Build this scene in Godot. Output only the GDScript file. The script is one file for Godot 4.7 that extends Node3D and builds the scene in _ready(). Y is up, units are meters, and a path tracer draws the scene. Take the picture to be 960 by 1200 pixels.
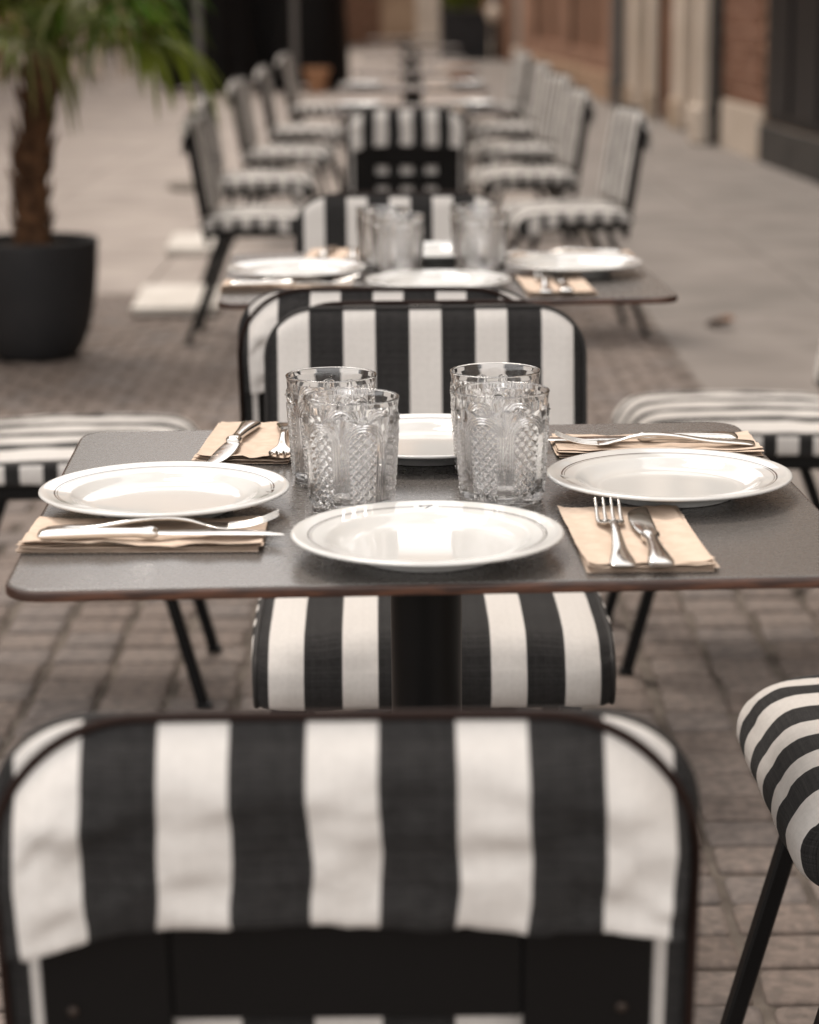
extends Node3D
# A row of bistro tables set for lunch on a paved street, seen along the row.

const TURN := 0.0404            # how far the street is turned from the line of sight
const PERIOD := 0.0888          # one white and one black stripe of the awning cloth
var taken := {}
var mats := {}
var rng := RandomNumberGenerator.new()
var wob := FastNoiseLite.new()

# ---------------------------------------------------------------- mesh helper
class MB:
	var v := PackedVector3Array()
	var n := PackedVector3Array()
	var uv := PackedVector2Array()
	var ix := PackedInt32Array()

	func tri(a: int, b: int, c: int) -> void:
		ix.append(a); ix.append(b); ix.append(c)

	# rows of points; shared smooth normals. closed = orient so that the faces look outward
	func grid(P: Array, UV = null, wrap := false, closed := true) -> void:
		var base := v.size()
		var nr := P.size()
		var nc: int = P[0].size()
		var i0 := ix.size()
		for r in nr:
			for c in nc:
				v.append(P[r][c])
				uv.append(UV[r][c] if UV != null else Vector2(float(c) / nc, float(r) / nr))
		var nrm := PackedVector3Array()
		nrm.resize(nr * nc)
		var vol := 0.0
		for r in nr - 1:
			for c in (nc if wrap else nc - 1):
				var a := r * nc + c
				var b := r * nc + (c + 1) % nc
				var d := a + nc
				var e := b + nc
				var pa: Vector3 = v[base + a]
				var pb: Vector3 = v[base + b]
				var pd: Vector3 = v[base + d]
				var pe: Vector3 = v[base + e]
				var fn := (pe - pa).cross(pb - pa) + (pd - pa).cross(pe - pa)
				nrm[a] += fn; nrm[b] += fn; nrm[d] += fn; nrm[e] += fn
				vol += pa.dot(pb.cross(pe)) + pa.dot(pe.cross(pd))
				tri(base + a, base + b, base + e)
				tri(base + a, base + e, base + d)
		# merge normals where rows start and end at the same spot
		if not wrap and nc > 2:
			for r in nr:
				if v[base + r * nc].distance_squared_to(v[base + r * nc + nc - 1]) < 1e-12:
					var s := nrm[r * nc] + nrm[r * nc + nc - 1]
					nrm[r * nc] = s; nrm[r * nc + nc - 1] = s
		if nr > 2:
			for c in nc:
				if v[base + c].distance_squared_to(v[base + (nr - 1) * nc + c]) < 1e-12:
					var s := nrm[c] + nrm[(nr - 1) * nc + c]
					nrm[c] = s; nrm[(nr - 1) * nc + c] = s
		var sgn := 1.0
		if closed and vol > 0.0:
			sgn = -1.0
			for k in range(i0, ix.size(), 3):
				var t := ix[k + 1]; ix[k + 1] = ix[k + 2]; ix[k + 2] = t
		for k in nrm.size():
			n.append((nrm[k] * sgn).normalized() if nrm[k].length_squared() > 0.0 else Vector3.UP)

	func flat(a: Vector3, b: Vector3, c: Vector3, d: Vector3, outward: Vector3) -> void:
		var fn := (c - a).cross(b - a)
		if fn.length_squared() < 1e-20:
			fn = (d - a).cross(c - a)
		fn = fn.normalized()
		var s := v.size()
		var flip := fn.dot(outward) < 0.0
		for p in [a, b, c, d]:
			v.append(p); n.append(-fn if flip else fn); uv.append(Vector2(p.x + p.z, p.y + p.z))
		if flip:
			tri(s, s + 2, s + 1); tri(s, s + 3, s + 2)
		else:
			tri(s, s + 1, s + 2); tri(s, s + 2, s + 3)

	# a box with chamfered edges, placed by t
	func box(t: Transform3D, size: Vector3, ch := 0.0) -> void:
		var h := size / 2.0
		ch = minf(ch, minf(h.x, minf(h.y, h.z)) * 0.9)
		var axes := [Vector3.RIGHT, Vector3.UP, Vector3.BACK]
		for ax in 3:
			for s in [-1.0, 1.0]:
				var o: Vector3 = axes[ax] * s
				var u: Vector3 = axes[(ax + 1) % 3]
				var w: Vector3 = axes[(ax + 2) % 3]
				var hu: float = h[(ax + 1) % 3] - ch
				var hw: float = h[(ax + 2) % 3] - ch
				var m: Vector3 = o * h[ax]
				flat(t * (m - u * hu - w * hw), t * (m + u * hu - w * hw), t * (m + u * hu + w * hw), t * (m - u * hu + w * hw), t.basis * o)
		if ch <= 0.0:
			return
		for ax in 3:
			var e: Vector3 = axes[ax]
			var u: Vector3 = axes[(ax + 1) % 3]
			var w: Vector3 = axes[(ax + 2) % 3]
			for su in [-1.0, 1.0]:
				for sw in [-1.0, 1.0]:
					var A: Vector3 = u * su * h[(ax + 1) % 3] + w * sw * (h[(ax + 2) % 3] - ch)
					var B: Vector3 = u * su * (h[(ax + 1) % 3] - ch) + w * sw * h[(ax + 2) % 3]
					var L: Vector3 = e * (h[ax] - ch)
					flat(t * (A - L), t * (A + L), t * (B + L), t * (B - L), t.basis * (u * su + w * sw))
		for sx in [-1.0, 1.0]:
			for sy in [-1.0, 1.0]:
				for sz in [-1.0, 1.0]:
					var a := Vector3(sx * h.x, sy * (h.y - ch), sz * (h.z - ch))
					var b := Vector3(sx * (h.x - ch), sy * h.y, sz * (h.z - ch))
					var c := Vector3(sx * (h.x - ch), sy * (h.y - ch), sz * h.z)
					flat(t * a, t * b, t * c, t * c, t.basis * Vector3(sx, sy, sz))

	func cube(c: Vector3, size: Vector3, ch := 0.0) -> void:
		box(Transform3D(Basis(), c), size, ch)

	# a square bar from a to b
	func bar(a: Vector3, b: Vector3, wide: float, deep: float, ch := 0.002) -> void:
		var y := (b - a).normalized()
		var x := y.cross(Vector3.BACK)
		if x.length() < 0.1:
			x = Vector3.RIGHT
		x = (x - y * x.dot(y)).normalized()
		box(Transform3D(Basis(x, y, x.cross(y)), (a + b) / 2.0), Vector3(wide, a.distance_to(b), deep), ch)

	func tube(path: Array, radius, sides := 8, loop := false) -> void:
		var P := []
		var m := path.size()
		var up := Vector3(0.13, 0.97, 0.2)
		for k in m:
			var prev: Vector3 = path[(k - 1 + m) % m] if loop or k > 0 else path[k]
			var nxt: Vector3 = path[(k + 1) % m] if loop or k < m - 1 else path[k]
			var d := (nxt - prev).normalized()
			var x := d.cross(up)
			if x.length() < 0.05:
				x = d.cross(Vector3.RIGHT)
			x = x.normalized()
			up = x.cross(d)
			var row := PackedVector3Array()
			var rr: float = radius[k] if radius is Array else radius
			for s in sides:
				var a := TAU * s / sides
				row.append(path[k] + (x * cos(a) + up * sin(a)) * rr)
			P.append(row)
		if loop:
			P.append(P[0])
		else:
			var c0 := PackedVector3Array(); var c1 := PackedVector3Array()
			for s in sides:
				c0.append(path[0]); c1.append(path[m - 1])
			P.push_front(c0); P.append(c1)
		grid(P, null, true)

	# profile of (radius, height) pairs turned about the y axis
	func lathe(prof: Array, seg := 48, at := Vector3.ZERO, planar := 0.0) -> void:
		var P := []
		var U := []
		for q in prof:
			var row := PackedVector3Array()
			var ur := PackedVector2Array()
			for s in seg:
				var a := TAU * s / seg
				row.append(at + Vector3(cos(a) * q.x, q.y, sin(a) * q.x))
				ur.append(Vector2(0.5 + cos(a) * q.x * planar, 0.5 + sin(a) * q.x * planar) if planar > 0.0 else Vector2(float(s) / seg, q.y))
			P.append(row); U.append(ur)
		grid(P, U, true)

	func mesh() -> ArrayMesh:
		var a := []
		a.resize(Mesh.ARRAY_MAX)
		a[Mesh.ARRAY_VERTEX] = v
		a[Mesh.ARRAY_NORMAL] = n
		a[Mesh.ARRAY_TEX_UV] = uv
		a[Mesh.ARRAY_INDEX] = ix
		var m := ArrayMesh.new()
		m.add_surface_from_arrays(Mesh.PRIMITIVE_TRIANGLES, a)
		return m

# ---------------------------------------------------------------- scene helpers
func numbered(called: String) -> String:
	var k: int = taken.get(called, 0)
	taken[called] = k + 1
	return called if k == 0 else "%s_%03d" % [called, k]

func thing(called: String, label: String, category: String, at := Vector3.ZERO, turn := 0.0, group := "") -> Node3D:
	var o := Node3D.new()
	o.name = numbered(called)
	add_child(o)
	o.position = at
	o.rotation.y = turn
	tag(o, label, category, group)
	return o

func tag(o: Node3D, label: String, category: String, group := "") -> Node3D:
	if label: o.set_meta("label", label)
	if category: o.set_meta("category", category)
	if group: o.set_meta("group", group)
	return o

func part(called: String, mesh_of, mat: Material, parent: Node, at := Transform3D()) -> MeshInstance3D:
	var o := MeshInstance3D.new()
	o.name = called if parent != self else numbered(called)
	o.mesh = mesh_of.mesh() if mesh_of is MB else mesh_of
	o.material_override = mat
	o.transform = at
	parent.add_child(o, true)
	return o

func structure(called: String, mesh_of = null, mat: Material = null) -> Node3D:
	var o: Node3D
	if mesh_of != null:
		o = part(called, mesh_of, mat, self)
	else:
		o = Node3D.new()
		o.name = numbered(called)
		add_child(o)
	o.set_meta("kind", "structure")
	return o

func copy(o: Node3D, base_name: String, label: String, at: Vector3, turn: float, category := "", group := "") -> Node3D:
	var c: Node3D = o.duplicate()
	c.name = numbered(base_name)
	add_child(c)
	c.position = at
	c.rotation = Vector3(0, turn, 0)
	tag(c, label, category, group)
	return c

func street(x: float, y: float, z: float) -> Vector3:
	return Vector3(x * cos(TURN) + z * sin(TURN), y, z * cos(TURN) - x * sin(TURN))

# ---------------------------------------------------------------- materials
func noise_tex(freq: float, seed_: int, octaves := 4, normal := false, ramp: Gradient = null, size := 256, bump := 6.0) -> NoiseTexture2D:
	var t := NoiseTexture2D.new()
	var f := FastNoiseLite.new()
	f.noise_type = FastNoiseLite.TYPE_SIMPLEX_SMOOTH
	f.frequency = freq
	f.seed = seed_
	f.fractal_octaves = octaves
	t.noise = f
	t.width = size; t.height = size
	t.seamless = true
	t.as_normal_map = normal
	t.bump_strength = bump
	if ramp: t.color_ramp = ramp
	return t

func lin(r: float, g: float, b: float, a := 1.0) -> Color:
	return Color(r, g, b, a).linear_to_srgb()

func ramp2(a: Color, b: Color, lo := 0.25, hi := 0.75) -> Gradient:
	var g := Gradient.new()
	g.offsets = PackedFloat32Array([lo, hi])
	g.colors = PackedColorArray([a, b])
	return g

func plain(color: Color, rough := 0.6, metal := 0.0) -> StandardMaterial3D:
	var m := StandardMaterial3D.new()
	m.albedo_color = color
	m.roughness = rough
	m.metallic = metal
	return m

# a rough mineral surface: two tones of noise, relief
func mineral(a: Color, b: Color, scale_: float, seed_: int, rough := 0.85, relief := 0.25, metal_spec := 0.4) -> StandardMaterial3D:
	var m := StandardMaterial3D.new()
	m.albedo_texture = noise_tex(0.012, seed_, 6, false, ramp2(a, b, 0.2, 0.8))
	m.roughness = rough
	m.metallic_specular = metal_spec
	m.uv1_triplanar = true
	m.uv1_world_triplanar = true
	m.uv1_scale = Vector3.ONE * scale_
	if relief > 0.0:
		m.heightmap_enabled = true
		m.heightmap_scale = relief
		m.heightmap_texture = noise_tex(0.03, seed_ + 50, 5)
	return m

func stripe_image(dark_share: float, seed_: int) -> Array:
	var W := 512
	var img := Image.create(W, W, false, Image.FORMAT_RGB8)
	var hgt := Image.create(W, W, false, Image.FORMAT_RGB8)
	var r := RandomNumberGenerator.new()
	r.seed = seed_
	var col := PackedFloat32Array(); var row := PackedFloat32Array()
	for k in W / 4:
		col.append(r.randf_range(-1, 1)); row.append(r.randf_range(-1, 1))
	var f := FastNoiseLite.new()
	f.frequency = 0.02; f.seed = seed_
	for y in W:
		for x in W:
			var u := (x + 0.5) / W
			var d: float = absf(u - 0.5) * 2.0           # 0 in the middle of the white stripe
			var white := 1.0 - smoothstep(1.0 - dark_share - 0.012, 1.0 - dark_share + 0.012, d)
			var warp := (x / 4 + y / 4) % 2
			var th: float = col[x / 4] if warp == 0 else row[y / 4]
			var px := (x % 4) / 3.0 * 2.0 - 1.0
			var py := (y % 4) / 3.0 * 2.0 - 1.0
			var h: float = 1.0 - (px * px if warp == 0 else py * py)
			var fleck := f.get_noise_2d(x, y)
			var wl := 0.565 + 0.024 * th + 0.035 * fleck
			var bl := 0.021 + 0.009 * th + 0.006 * fleck + (0.010 if (warp == 1 and th > 0.5) else 0.0)
			var c := Color(wl, wl * 0.95, wl * 0.895).lerp(Color(bl, bl * 0.95, bl * 0.93), 1.0 - white)
			img.set_pixel(x, y, c.linear_to_srgb())
			var hh: float = 0.25 + 0.6 * h + 0.12 * th
			hgt.set_pixel(x, y, Color(hh, hh, hh))
	return [ImageTexture.create_from_image(img), ImageTexture.create_from_image(hgt)]

func cloth(dark_share: float, seed_: int) -> StandardMaterial3D:
	var t := stripe_image(dark_share, seed_)
	var m := StandardMaterial3D.new()
	m.albedo_texture = t[0]
	m.roughness = 0.9
	m.metallic_specular = 0.3
	m.rim_enabled = true
	m.rim = 0.06
	m.rim_tint = 0.6
	m.heightmap_enabled = true
	m.heightmap_texture = t[1]
	m.heightmap_scale = 0.02
	return m

func plate_image() -> ImageTexture:
	var W := 1024
	var img := Image.create(W, W, false, Image.FORMAT_RGB8)
	img.fill(lin(0.55, 0.540, 0.526))
	var ink := lin(0.035, 0.03, 0.03)
	var grey := lin(0.16, 0.145, 0.13)
	for y in W:
		for x in W:
			var p := Vector2(x + 0.5 - W / 2.0, y + 0.5 - W / 2.0) / (W / 2.0) * 0.12   # metres from the centre
			var r := p.length()
			if r < 0.08 or r > 0.112:
				continue
			var a := atan2(p.x, -p.y)          # 0 towards -v: the emblem
			var gap := absf(a) < 0.11
			var k := 0.0
			if not gap:
				k = maxf(1.0 - smoothstep(0.00045, 0.0008, absf(r - 0.0985)), 0.85 * (1.0 - smoothstep(0.0003, 0.0006, absf(r - 0.0962))))
			if k > 0.0:
				img.set_pixel(x, y, img.get_pixel(x, y).lerp(grey if absf(r - 0.0962) < 0.001 else ink.lerp(grey, 0.4), k))
			# the small emblem: a slanted stroke under a bar with a dot at its end
			var q := Vector2(a * 0.0965, r - 0.0972)
			var e := maxf(absf(q.y - 0.0022 - q.x * 0.12) / 0.0009, absf(q.x) / 0.0058)
			var s := maxf(absf(q.x - 0.0012 - (q.y + 0.001) * 0.75) / 0.0011, absf(q.y + 0.0006) / 0.0034)
			var dsc := q.distance_to(Vector2(-0.0046, 0.0014)) / 0.0019
			if minf(e, minf(s, dsc)) < 1.0:
				img.set_pixel(x, y, ink)
	return ImageTexture.create_from_image(img)

func make_materials() -> void:
	mats.cloth = cloth(0.52, 11)
	mats.side_cloth = cloth(0.40, 12)
	var m := plain(lin(0.006, 0.0057, 0.0057), 0.42)
	m.roughness_texture = noise_tex(0.02, 3, 4, false, ramp2(Color(0.75, 0.75, 0.75), Color(1, 1, 1)))
	m.uv1_triplanar = true
	m.metallic_specular = 0.28
	mats.black_metal = m
	mats.dark_piping = plain(lin(0.014, 0.012, 0.011), 0.75)
	mats.brown_piping = plain(lin(0.016, 0.008, 0.006), 0.7)
	mats.brown_piping.metallic_specular = 0.25
	# laminate table top: very fine grain
	m = StandardMaterial3D.new()
	m.albedo_texture = noise_tex(0.08, 21, 4, false, ramp2(lin(0.084, 0.076, 0.070), lin(0.108, 0.098, 0.090)), 512)
	m.roughness = 0.29
	m.roughness_texture = noise_tex(0.03, 24, 5, false, ramp2(Color(0.84, 0.84, 0.84), Color(1, 1, 1), 0.2, 0.8), 512)
	m.metallic_specular = 0.75
	m.uv1_triplanar = true
	m.uv1_scale = Vector3.ONE * 7.0
	m.heightmap_enabled = true
	m.heightmap_texture = noise_tex(0.25, 22, 3, false, null, 512)
	m.heightmap_scale = 0.003
	mats.laminate = m
	m = StandardMaterial3D.new()
	m.albedo_texture = noise_tex(0.015, 23, 4, false, ramp2(lin(0.030, 0.012, 0.007), lin(0.085, 0.034, 0.018)))
	m.roughness = 0.42
	m.uv1_triplanar = true
	m.uv1_scale = Vector3(4, 20, 4)
	mats.edge_wood = m
	m = StandardMaterial3D.new()
	m.albedo_texture = plate_image()
	m.roughness = 0.06
	m.metallic_specular = 0.55
	mats.porcelain = m
	m = StandardMaterial3D.new()
	m.albedo_color = Color(1, 1, 1, 0.0)
	m.roughness = 0.0
	m.refraction_enabled = true
	m.refraction_scale = 0.057
	m.transparency = BaseMaterial3D.TRANSPARENCY_ALPHA
	m.metallic_specular = 0.6
	mats.glass = m
	m = plain(lin(0.62, 0.60, 0.57), 0.17, 1.0)
	m.roughness_texture = noise_tex(0.03, 31, 4, false, ramp2(Color(0.6, 0.6, 0.6), Color(1, 1, 1)))
	m.uv1_triplanar = true
	m.uv1_scale = Vector3.ONE * 8.0
	mats.steel = m
	m = StandardMaterial3D.new()
	m.albedo_texture = noise_tex(0.02, 41, 5, false, ramp2(lin(0.55, 0.435, 0.345), lin(0.61, 0.49, 0.395)))
	m.roughness = 0.95
	m.metallic_specular = 0.2
	m.uv1_triplanar = true
	m.uv1_scale = Vector3.ONE * 9.0
	m.heightmap_enabled = true
	m.heightmap_texture = noise_tex(0.06, 42, 4)
	m.heightmap_scale = 0.03
	m.backlight_enabled = true
	m.backlight = Color(0.08, 0.06, 0.04)
	mats.napkin = m
	var tones := [[0.155, 0.129, 0.112], [0.17, 0.139, 0.119], [0.185, 0.156, 0.136], [0.163, 0.141, 0.127]]
	for k in 4:
		var t: Array = tones[k]
		mats["sett%d" % k] = mineral(lin(t[0] * 0.78, t[1] * 0.77, t[2] * 0.77), lin(t[0] * 1.25, t[1] * 1.2, t[2] * 1.19), 9.0, 60 + k, 0.8, 0.10)
	mats.sand = mineral(lin(0.09, 0.075, 0.064), lin(0.17, 0.145, 0.124), 2.0, 71, 0.95, 0.4, 0.2)
	mats.slab0 = mineral(lin(0.17, 0.148, 0.132), lin(0.235, 0.207, 0.186), 0.7, 81, 0.6, 0.06)
	mats.slab1 = mineral(lin(0.155, 0.137, 0.122), lin(0.22, 0.194, 0.174), 0.6, 82, 0.6, 0.06)
	mats.pale0 = mineral(lin(0.285, 0.243, 0.214), lin(0.37, 0.32, 0.284), 0.6, 83, 0.65, 0.06)
	mats.pale1 = mineral(lin(0.265, 0.226, 0.199), lin(0.345, 0.298, 0.264), 0.5, 84, 0.65, 0.06)
	mats.white_stone = mineral(lin(0.55, 0.51, 0.46), lin(0.68, 0.64, 0.59), 1.0, 85, 0.7, 0.06)
	mats.cream = mineral(lin(0.52, 0.44, 0.36), lin(0.63, 0.545, 0.46), 0.4, 91, 0.9, 0.15)
	mats.beige = mineral(lin(0.33, 0.25, 0.18), lin(0.44, 0.345, 0.255), 0.4, 92, 0.9, 0.15)
	mats.terracotta = mineral(lin(0.25, 0.135, 0.085), lin(0.35, 0.20, 0.13), 0.4, 93, 0.9, 0.15)
	mats.ochre = mineral(lin(0.36, 0.235, 0.15), lin(0.46, 0.31, 0.205), 0.4, 94, 0.9, 0.15)
	mats.grey_stone = mineral(lin(0.20, 0.175, 0.15), lin(0.28, 0.25, 0.22), 0.5, 95, 0.85, 0.15)
	mats.brick0 = mineral(lin(0.17, 0.085, 0.052), lin(0.26, 0.13, 0.08), 3.0, 96, 0.9, 0.2)
	mats.brick1 = mineral(lin(0.22, 0.115, 0.075), lin(0.33, 0.18, 0.12), 3.0, 97, 0.9, 0.2)
	mats.door_wood = mineral(lin(0.12, 0.058, 0.032), lin(0.20, 0.098, 0.055), 1.2, 98, 0.6, 0.05)
	mats.dark_wood = mineral(lin(0.035, 0.02, 0.013), lin(0.06, 0.036, 0.024), 1.2, 99, 0.6, 0.05)
	mats.dark_paint = plain(lin(0.016, 0.015, 0.016), 0.45)
	mats.dark_paint.metallic_specular = 0.25
	mats.black_paint = plain(lin(0.007, 0.0065, 0.0065), 0.6)
	mats.black_paint.metallic_specular = 0.2
	mats.dark_base = mineral(lin(0.035, 0.032, 0.03), lin(0.06, 0.055, 0.05), 1.0, 101, 0.7, 0.1)
	mats.pipe_grey = plain(lin(0.11, 0.105, 0.10), 0.5)
	mats.pane = plain(lin(0.02, 0.022, 0.025), 0.06)
	mats.shutter = plain(lin(0.12, 0.075, 0.045), 0.7)
	mats.roof = mineral(lin(0.17, 0.085, 0.05), lin(0.28, 0.14, 0.09), 0.8, 103, 0.9, 0.4)
	mats.pot_black = mineral(lin(0.012, 0.012, 0.013), lin(0.022, 0.021, 0.022), 1.0, 104, 0.6, 0.04)
	mats.soil = mineral(lin(0.02, 0.013, 0.008), lin(0.07, 0.04, 0.022), 5.0, 105, 1.0, 0.8)
	mats.bark = mineral(lin(0.045, 0.022, 0.011), lin(0.14, 0.068, 0.032), 5.0, 106, 0.95, 1.0)
	for k in 3:
		var g: Array = [[0.028, 0.056, 0.006], [0.072, 0.086, 0.012], [0.050, 0.053, 0.015]][k]
		m = plain(lin(g[0], g[1], g[2]), 0.6)
		m.metallic_specular = 0.25
		m.backlight_enabled = true
		m.backlight = lin(g[0] * 2.0, g[1] * 2.2, g[2] * 1.5)
		mats["leaf%d" % k] = m
	mats.grey_cloth = plain(lin(0.25, 0.235, 0.22), 0.9)
	mats.rust = plain(lin(0.022, 0.012, 0.007), 0.6)
	mats.dead_leaf = mineral(lin(0.10, 0.05, 0.025), lin(0.22, 0.11, 0.055), 8.0, 108, 0.8, 0.1)
	mats.globe = plain(lin(0.62, 0.52, 0.42), 0.3)
	mats.clay = mineral(lin(0.33, 0.17, 0.09), lin(0.42, 0.24, 0.14), 3.0, 107, 0.85, 0.1)

# ---------------------------------------------------------------- chairs
const CW := 0.43     # width of the cushions

func spline(pts: Array, per := 5, loop := true) -> Array:
	var out := []
	var m := pts.size()
	for k in (m if loop else m - 1):
		var p0: Vector2 = pts[(k - 1 + m) % m] if loop else pts[maxi(k - 1, 0)]
		var p1: Vector2 = pts[k]
		var p2: Vector2 = pts[(k + 1) % m]
		var p3: Vector2 = pts[(k + 2) % m] if loop else pts[mini(k + 2, m - 1)]
		for s in per:
			out.append(p1.cubic_interpolate(p2, p0, p3, float(s) / per))
	if not loop:
		out.append(pts[m - 1])
	return out

# seat profile in (z, y): z towards the front of the chair
func seat_profile() -> Array:
	return spline([Vector2(-0.200, 0.408), Vector2(-0.207, 0.422), Vector2(-0.190, 0.438), Vector2(-0.10, 0.446), Vector2(0.02, 0.448), Vector2(0.13, 0.446), Vector2(0.185, 0.438), Vector2(0.214, 0.414), Vector2(0.219, 0.386), Vector2(0.206, 0.364), Vector2(0.188, 0.368), Vector2(0.165, 0.392), Vector2(0.10, 0.406), Vector2(-0.05, 0.406)], 5)

func seat_point(x: float, q: Vector2, shrink: float) -> Vector3:
	var ax := absf(x) / (CW / 2.0)
	var z := q.x
	var y := q.y
	var r := 0.055
	var over := absf(x) - (CW / 2.0 - r)
	if over > 0.0:
		var cut := r - sqrt(maxf(r * r - over * over, 0.0))
		z -= cut * 0.45 * smoothstep(0.05, 0.21, q.x)
		z += cut * 0.25 * smoothstep(-0.1, -0.2, q.x)
	if q.y > 0.42:
		y += 0.012 * (1.0 - pow(ax, 3.0)) * smoothstep(0.41, 0.445, q.y) - 0.006 * pow(ax, 8.0)
	var nz := wob.get_noise_3d(x * 150.0, z * 150.0, y * 150.0)
	y += nz * 0.0030
	z += wob.get_noise_3d(x * 160.0 + 90.0, y * 200.0, z * 60.0) * 0.0030 * smoothstep(0.15, 0.2, z)
	var c := Vector2(0.0, 0.426)
	var e := c + (Vector2(z, y) - c) * shrink
	return Vector3(x, e.y, e.x)

func seat_meshes() -> Dictionary:
	var prof := seat_profile()
	prof.append(prof[0])
	var P := []
	var U := []
	var nx := 44
	var arc := PackedFloat32Array([0.0])
	for k in range(1, prof.size()):
		arc.append(arc[k - 1] + prof[k].distance_to(prof[k - 1]))
	for i in nx + 1:
		var x := -CW / 2.0 + CW * i / nx
		var row := PackedVector3Array(); var ur := PackedVector2Array()
		for k in prof.size():
			row.append(seat_point(x, prof[k], 1.0))
			ur.append(Vector2(x / PERIOD + 0.5, arc[k] / PERIOD))
		P.append(row); U.append(ur)
	var body := MB.new()
	body.grid(P, U, false)
	var out := {"body": body.mesh()}
	for s in [-1.0, 1.0]:
		var cap := MB.new()
		P = []; U = []
		for ring in 5:
			var row := PackedVector3Array(); var ur := PackedVector2Array()
			var sh: float = [1.0, 0.97, 0.8, 0.4, 0.02][ring]
			for k in prof.size():
				var p := seat_point(s * CW / 2.0, prof[k], sh)
				p.x += s * [0.0, 0.004, 0.007, 0.008, 0.008][ring]
				row.append(p); ur.append(Vector2(p.z / 0.064 + 0.2, p.y / PERIOD))
			P.append(row); U.append(ur)
		cap.grid(P, U, false)
		out["side%d" % int(s)] = cap.mesh()
		var pipe := MB.new()
		var path := []
		for k in prof.size() - 1:
			var p := seat_point(s * CW / 2.0, prof[k], 1.005)
			path.append(p)
		pipe.tube(path, 0.0038, 7, true)
		out["pipe%d" % int(s)] = pipe.mesh()
	return out

const BACK_Y0 := 0.455
const BACK_H := 0.338
func back_frame() -> Transform3D:      # the plane of the backrest: x across, y up along it, z to the front
	var t := Transform3D(Basis(Vector3.RIGHT, -deg_to_rad(9.0)), Vector3(0, BACK_Y0, -0.186))
	return t

func back_top(x: float, r := 0.066) -> float:
	var over := absf(x) - (CW / 2.0 - r)
	if over <= 0.0:
		return BACK_H
	return BACK_H - r + sqrt(maxf(r * r - over * over, 0.0))

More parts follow.
